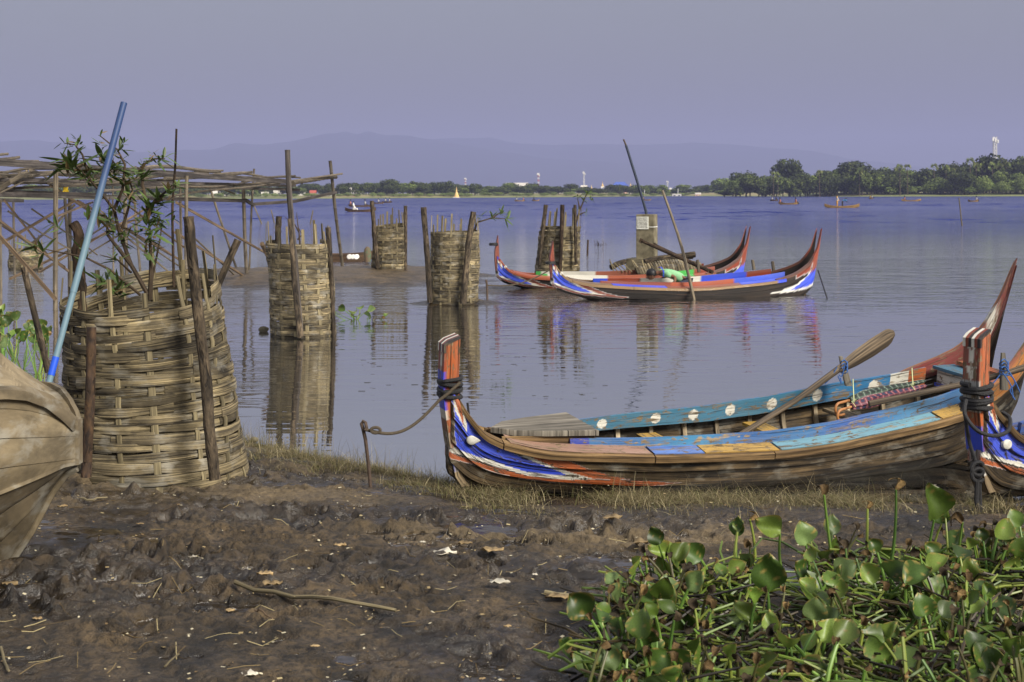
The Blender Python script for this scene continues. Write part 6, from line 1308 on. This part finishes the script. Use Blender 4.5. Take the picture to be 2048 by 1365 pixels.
def hyacinth(base, n, hmin, hmax, spread, size, label, group, rr, dead=.3, low=.25):
    o = thing('water_hyacinth', label, 'water hyacinth', base, group)
    for k in range(n):
        a = rr.uniform(0, 6.28); lean = rr.uniform(.15, 1.0); h = rr.uniform(hmin, hmax) * (1.15 - .5 * lean); top = base + Vector((math.cos(a) * spread * lean, math.sin(a) * spread * lean, h)); isd = rr.random() < dead
        st, d = petiole(o, base + Vector((math.cos(a) * .02, math.sin(a) * .02, -.02)), top, rr.uniform(.005, .0095), rr.uniform(.01, .07), rr, isd and rr.random() < .6)
        if isd: put_leaf(o, top, (d.normalized() + Vector((rr.uniform(-.6, .6), rr.uniform(-.6, .3), -rr.uniform(-.3, .8)))), size * rr.uniform(.5, .85), rr.choice(HD_), Vector((rr.uniform(-1, 1), -1, rr.uniform(-.5, .5))), 'withered_leaf')
        else: put_leaf(o, top, d.normalized() * .9 + Vector((math.cos(a) * .5, math.sin(a) * .5, rr.uniform(-.3, .5))), size * rr.uniform(.65, 1.2), rr.choice(HL_), Vector((rr.uniform(-.5, .5), -rr.uniform(.2, 1.2), rr.uniform(.3, 1.1))), 'leaf')
    return o
rr = random.Random(77)
MATEDGE = [(1105, 1600), (1180, 1400), (1215, 1300), (1260, 1240), (1320, 1195), (1400, 1165), (1500, 1155), (1700, 1150), (1900, 1140), (2100, 1130)]
pts = []
tries = 0
while len(pts) < 48 and tries < 4000:
    tries += 1; x = rr.uniform(1190, 2120); lo = float(interp(x, MATEDGE)); y = rr.uniform(lo + 15, 1500); p = WZ(x, y, .28); gz = ground_z(p.x, p.y); p = WZ(x, y, gz)
    if all((p - q).length > .15 for q in pts): pts.append(p)
for p in pts: hyacinth(p, rr.randint(9, 12), .10, .30, .13, .088, 'water hyacinth plant tangled in the dense green mat at the lower right', 'water hyacinth mat at the lower right', rr, .64)
# tall single leaves that stand out over the mat: (base px, tip px, leaf dir, size, kind)
hero = [((1845, 1240, 6.1), (1868, 1040), (-.15, .95), .165, 0, (.55, -1, .2), 'tall broad upright leaf of water hyacinth, the highest at the right'), ((1765, 1200, 6.1), (1792, 980), (.45, .9), .10, 'd', (0, -1, .2), 'curled narrow leaf on a tall stem, topmost of the hyacinth'), ((1580, 1180, 6.2), (1560, 1068), (-.75, .5), .12, 2, (-.2, -1, .6), 'dark green leaf spreading left above the middle of the mat'), ((1620, 1200, 6.1), (1612, 1090), (-.25, 1), .11, 3, (.4, -1, .1), 'narrow upright leaf right of the spreading dark leaf'), ((1530, 1330, 5.6), (1535, 1182), (.02, 1), .155, 1, (0, -1, .35), 'large round upright leaf in the middle of the mat'), ((1690, 1300, 5.7), (1640, 1200), (-.6, .75), .16, 4, (.2, -.8, .8), 'broad tilted leaf right of the large round leaf'), ((1790, 1320, 5.6), (1810, 1168), (.7, .25), .12, 5, (0, -.5, 1), 'pale leaf folded flat in the right half of the mat'), ((1930, 1330, 5.5), (1962, 1240), (.85, .3), .15, 6, (0, -.7, .9), 'wide pale leaf near the right edge of the mat'), ((1880, 1350, 5.3), (1900, 1300), (.8, -.1), .14, 7, (0, -.6, 1), 'glossy leaf low in the mat right of the middle'), ((1395, 1340, 5.5), (1388, 1270), (.5, .7), .12, 8, (0, -.6, 1), 'pale leaf on a thin stem at the left of the mat'), ((1358, 1180, 6.0), (1345, 1118), (.75, .7), .10, 2, (0, -1, .6), 'triangular leaf at the upper left of the mat'), ((1310, 1170, 6.1), (1315, 1090), (.1, .6), .07, 'd', (0, -1, .3), 'withered brown leaf head at the upper left of the mat'), ((1505, 1130, 6.4), (1500, 1040), (.8, .5), .08, 'd', (0, -1, .3), 'pale withered leaf on a stem against the mud'), ((1672, 1150, 6.3), (1648, 990), (-.1, 1), .09, 'd', (0, -1, .2), 'withered twin leaf on tall stems left of the curled leaf'), ((1725, 1130, 6.3), (1735, 1018), (.3, .9), .07, 'd', (0, -1, .2), 'small withered leaf right of the withered twin leaf'), ((1918, 1150, 6.2), (1925, 1045), (-.5, .4), .10, 'd', (0, -1, .2), 'drooping brown leaf beside the tall broad leaf'), ((1140, 1345, 5.2), (1150, 1312), (-.6, .5), .09, 1, (0, -.5, 1), 'small round leaf at the lower left tip of the mat'), ((1180, 1365, 5.0), (1185, 1345), (-.4, .4), .10, 3, (0, -.6, 1), 'pale round leaf at the bottom left of the mat')]
for (bx, by, Y), (tx, ty), dr, size, kind, face, lb in hero:
    a = W(bx, by, Y); a.z = ground_z(a.x, Y); b = W(tx, ty, Y - .05); o = thing('water_hyacinth', lb, 'water hyacinth', a, 'standing water hyacinth leaves'); st, d = petiole(o, a, b, .0075, .02, rr)
    put_leaf(o, b, Vector((dr[0], rr.uniform(-.15, .15), dr[1])), size, HD_[len(lb) % 7] if kind == 'd' else HL_[kind], Vector(face), 'withered_leaf' if kind == 'd' else 'leaf')
# fallen stems and decay under the mat
mb = MB()
for k in range(2300):
    p = rr.choice(pts) + Vector((rr.gauss(0, .07) + .04, rr.gauss(0, .08), 0)); p.z = ground_z(p.x, p.y) + rr.uniform(.01, .14); a = rr.uniform(0, 6.28); l = rr.uniform(.08, .28); e = Vector((math.cos(a) * l, math.sin(a) * l, rr.uniform(-.05, .09))); i0 = len(mb.v); md = p + e * .5 + Vector((rr.uniform(-.03, .03), rr.uniform(-.03, .03), rr.uniform(0, .03)))
    mb.tube([p, md, p + e], [.006, .0055, .004], 5, False); c = rr.choice([lin(92, 112, 42), lin(70, 88, 36), lin(112, 122, 52), lin(60, 50, 32), lin(34, 29, 20)]); 
    for i in range(i0, len(mb.v)): mb.col[i] = (c[0], c[1], c[2], 1)
o = mb.build('hyacinth_stem_litter', MAT['hstem']); tag(o, 'tangle of fallen stems under the water hyacinth mat', None, None, 'stuff')
# small clumps elsewhere
for i, (x, y) in enumerate(((15, 745), (45, 735), (75, 745), (28, 715), (92, 728), (5, 700))):
    p = WZ(x, y, .02); hyacinth(p, 6, .25, .50, .22, .15, 'water hyacinth plant in the clump behind the bare hull at the left bank', 'water hyacinth at the left bank', rr, .08)
p = WZ(712, 640, 0); hyacinth(p, 8, .06, .24, .42, .15, 'little water hyacinth floating between the guards in the water', None, rr, .1)
p = WZ(742, 641, 0); hyacinth(p, 4, .03, .08, .22, .14, 'flat floating hyacinth scraps right of the little floating plant', None, rr, .5)

# ------------------------------------------------------------------ dry grass along the waterline
MAT['grass'] = attr_mat('dry_grass', .85, .2, .2, .0)
def grass():
    rr = random.Random(5); mb = MB(); cols = [lin(132, 120, 88), lin(104, 94, 66), lin(78, 72, 50), lin(164, 152, 118), lin(104, 104, 62), lin(84, 74, 52), lin(104, 92, 66)]
    def blade(p, h, w, lean, c):
        a = rr.uniform(0, 6.28); d = Vector((math.cos(a), math.sin(a), 0)); s = Vector((-d.y, d.x, 0)) * w; prev = None; k = rr.uniform(.7, 1.2); c = (c[0] * k, c[1] * k, c[2] * k, 1)
        for i in range(4):
            q = i / 3; m = p + Vector((0, 0, h * (q - .25 * lean * q * q))) + d * h * lean * q * q; ww = s * (1 - q * .85); cur = (mb.add(m - ww, c), mb.add(m + ww, c))
            if prev: mb.face((prev[0], prev[1], cur[1], cur[0]))
            prev = cur
    n = 0
    for _ in range(260000):
        if n > 27000: break
        X_ = rr.uniform(-2.3, 4.6); ys = float(interp(X_, SHORE)); d = abs(rr.gauss(0, .72)) - .10 if X_ < .3 else abs(rr.gauss(0, .42)) - .03
        Y_ = ys - d
        dens = .18 + 1.9 * float(fbm(np.array([X_ * 2.3]), np.array([Y_ * 2.3]), 2, 14)[0]) + (.35 if X_ > -1.4 else -.1) - .45 * max(0, d - .45)
        if rr.random() > dens: continue
        z = max(0.0, ground_z(X_, Y_)); h = rr.uniform(.02, .10) * (.5 + .9 * rr.random()) * (1.5 if rr.random() < .12 else 1); blade(Vector((X_, Y_, z - .01)), h, rr.uniform(.0012, .0024), rr.uniform(.4, 2.6), rr.choice(cols)); n += 1
    for _ in range(420):     # seed stalks
        X_ = rr.choice([rr.uniform(-2.2, -.5), rr.uniform(-.4, 4.4)]); Y_ = float(interp(X_, SHORE)) - rr.uniform(-.05, .35); z = max(0, ground_z(X_, Y_)); blade(Vector((X_, Y_, z)), rr.uniform(.12, .24), .0016, rr.uniform(.1, .9), rr.choice(cols))
    return mb.build('dry_grass', MAT['grass'], None, False)
tag(grass(), 'dry straw coloured grass fringing the waterline in front of the beached boat', None, None, 'stuff')
mb = MB()
for k in range(14):
    p = WZ(1195 + rr.uniform(-10, 18), 492, 0); mb.tube([p - Vector((0, 0, .1)), p + Vector((rr.uniform(-.1, .1), 0, rr.uniform(.05, .22)))], .008, 4)
tag(mb.build('reed_tuft', MAT['bark']), 'small dark tuft of reed stubble in the water beside the leaning guard', 'reeds')

# ------------------------------------------------------------------ litter on the mud
MAT['dleaf'] = plain('dead_leaf', lin(176, 152, 110), .85, .35, 40, c2=lin(112, 90, 60), rnd=.3); MAT['paperl'] = plain('pale_scrap', lin(206, 198, 178), .8, .2, 40)
def flake(x, y, w, kind, label, seed):
    rr = random.Random(seed); u = WZ(x, y, .26); z = mud_top(u.x, u.y); p = WZ(x, y, z + .004); L_ = w * p.y / FPX; n = 7; mb = MB(); a = rr.uniform(-.4, .4); idx = []
    for i in range(n + 1):
        q = i / n; ww = .5 * L_ * (math.sin(PI * min(1, .08 + .9 * q)) ** .8) * rr.uniform(.6, .95); row = []
        for v in (-1, 0, 1):
            lx, ly = (q - .5) * L_, v * ww; row.append(mb.add((p.x + lx * math.cos(a) - ly * math.sin(a), p.y + lx * math.sin(a) + ly * math.cos(a), p.z + rr.uniform(0, .14) * L_ + (.10 * L_ if v else 0))))
        idx.append(row)
    for i in range(n):
        for j in (0, 1): mb.face((idx[i][j], idx[i][j + 1], idx[i + 1][j + 1], idx[i + 1][j]))
    o = mb.build('fallen_leaf', MAT[kind]); sl = o.modifiers.new('thick', 'SOLIDIFY'); sl.thickness = .002; tag(o, label, 'leaf', 'dead leaves on the mud')
fl = [(1000, 1170, 42, 'paperl', 'pale crumpled leaf on the bare mud left of the hyacinth mat'), (530, 1152, 34, 'dleaf', 'brown leaf on the mud above the long stick'), (545, 1172, 40, 'dleaf', 'narrow curled leaf just above the long stick'), (385, 1116, 18, 'paperl', 'upright pale scrap on the mud below the large guard'), (890, 1111, 48, 'paperl', 'long pale leaf lying below the mooring rod'), (985, 1105, 46, 'dleaf', 'flat tan leaf right of the long pale leaf'), (930, 1090, 30, 'dleaf', 'tan leaf above the flat tan leaf'), (845, 1086, 12, 'paperl', 'tiny white scrap left of the tan leaves'), (500, 1352, 34, 'paperl', 'pale leaf at the bottom edge of the mud'), (680, 1093, 26, 'dleaf', 'yellowish leaf in the middle of the trodden mud'), (75, 1240, 20, 'dleaf', 'yellow leaf at the lower left of the mud'), (20, 1172, 36, 'dleaf', 'brown leaf at the left edge below the bare hull'), (460, 1224, 20, 'dleaf', 'small leaf left under the long stick'), (630, 1295, 20, 'dleaf', 'small pale leaf below the right end of the long stick'), (1015, 1255, 16, 'dleaf', 'small tan leaf left of the lying stalk'), (1115, 1200, 50, 'dleaf', 'long dry stalk end touching the hyacinth mat'), (575, 1125, 14, 'paperl', 'white speck right of the brown leaf'), (280, 1050, 16, 'dleaf', 'brown scrap below the left of the large guard'), (1070, 1151, 12, 'paperl', 'tiny white scrap right of the pale crumpled leaf'), (965, 1360, 14, 'dleaf', 'dark speck of leaf at the bottom edge'), (125, 1015, 20, 'dleaf', 'leaf beside the bare hull on the mud'), (1225, 1040, 40, 'dleaf', 'tan leaf in the mud in front of the boat bow'), (1270, 1125, 24, 'paperl', 'pale scrap in the mud above the hyacinth mat'), (1290, 1090, 44, 'dleaf', 'broad dead leaf in the mud above the hyacinth mat')]
for i, (x, y, w, k, lb) in enumerate(fl): flake(x, y, w, k, lb, i + 3)
def ground_stick(p0, p1, r, mat, label):
    a, b = WZ(p0[0], p0[1], .27), WZ(p1[0], p1[1], .27); pts_ = []
    for q in np.linspace(0, 1, 9): p = a.lerp(b, q); p.z = mud_top(p.x, p.y, 3) + r * .6; pts_.append(p)
    mb = MB(); mb.tube(pts_, [r * (1 - .25 * i / 8) for i in range(9)], 7, True, .06); tag(mb.build('stick', MAT[mat]), label, 'stick')
ground_stick((470, 1191), (792, 1232), .010, 'stave', 'long thin stick lying across the trodden mud')
ground_stick((1090, 1183), (1190, 1196), .012, 'stave', 'short stalk lying just left of the hyacinth mat')
ground_stick((330, 1355), (358, 1330), .004, 'stave', 'small twig near the bottom edge of the mud')
ground_stick((2, 1322), (18, 1372), .006, 'stave', 'twig standing out at the bottom left corner')
ground_stick((160, 1005), (215, 1003), .006, 'stave', 'pale splinter lying in front of the large guard')
ground_stick((510, 1240), (545, 1262), .004, 'brace', 'twig below the long stick')
mb = MB(); rq = random.Random(9)
for k in range(1500):
    x, y = rq.uniform(0, 2048), rq.uniform(950, 1365); p = WZ(x, y, .26); z = mud_top(p.x, p.y, 1); p = WZ(x, y, z)
    if p.y > 9.3: continue
    s_ = rq.uniform(.002, .0065); a = Vector((s_ * rq.uniform(.6, 1.8), 0, rq.uniform(-.3, .3) * s_)); a.rotate(Matrix.Rotation(rq.uniform(0, 6.3), 3, 'Z')); mb.quadleaf(p + Vector((0, 0, .004)), a, Vector((-a.y, a.x, rq.uniform(-.5, .5) * s_)) * .6)
    c = rq.choice([lin(200, 190, 160), lin(150, 132, 96), lin(120, 100, 70), lin(176, 160, 120)]); 
    for q in range(4): mb.col[-1 - q] = (c[0], c[1], c[2], 1)
tag(mb.build('mud_debris', MAT['grass'], None, False), 'fine straw chips and crumbs scattered over the mud', None, None, 'stuff')
mb = MB()
for k in range(280):     # straw lying on the mud
    x, y = rq.uniform(0, 2048), rq.uniform(955, 1365); p = WZ(x, y, .26)
    if p.y > 9.4: continue
    a = rq.uniform(0, PI); l = rq.uniform(.015, .07); pts_ = []
    for q in (-1, 0, 1): v = Vector((p.x + q * l * math.cos(a), p.y + q * l * math.sin(a), 0)); v.z = mud_top(v.x, v.y, 1) + .002 + (.006 if q else 0) * rq.random(); pts_.append(v)
    i0 = len(mb.v); mb.tube(pts_, rq.uniform(.0009, .0020), 4, True); c = rq.choice([lin(170, 156, 116), lin(136, 118, 82), lin(98, 82, 56), lin(70, 58, 42)])
    for i in range(i0, len(mb.v)): mb.col[i] = c
tag(mb.build('straw_litter', MAT['grass'], None, False), 'short bits of straw trodden into the mud', None, None, 'stuff')
# stones and small floating bits
for x, y, r, lb in ((527, 660, .075, 'brown stone at the water edge left of the guard in the water'), (508, 880, .035, 'grey stone at the waterline right of the large guard'), (455, 548, .07, 'stone on the edge of the mud islet below the slanting log')):
    p = WZ(x, y, .03); mb = MB(); rs = random.Random(int(x)); mb.loft([[p + Vector((r * math.sin(PI * i / 7) * math.cos(2 * PI * k / 10) * rs.uniform(.85, 1.15), r * math.sin(PI * i / 7) * math.sin(2 * PI * k / 10), r * .7 * math.cos(PI * i / 7))) for k in range(10)] for i in range(8)]); tag(mb.build('stone', MAT['concrete']), lb, 'stone')
mb = MB()
for k in range(120):
    x, y = rq.uniform(700, 1250), rq.uniform(575, 800); p = WZ(x, y, .004); s_ = rq.uniform(.006, .022); mb.quadleaf(p, Vector((s_ * 1.6, 0, 0)), Vector((0, s_ * .7, .001))); 
    for q in range(4): mb.col[-1 - q] = lin(50, 46, 34)
tag(mb.build('floating_scraps', MAT['grass'], None, False), 'small dark scraps drifting on the calm water', None, None, 'stuff')
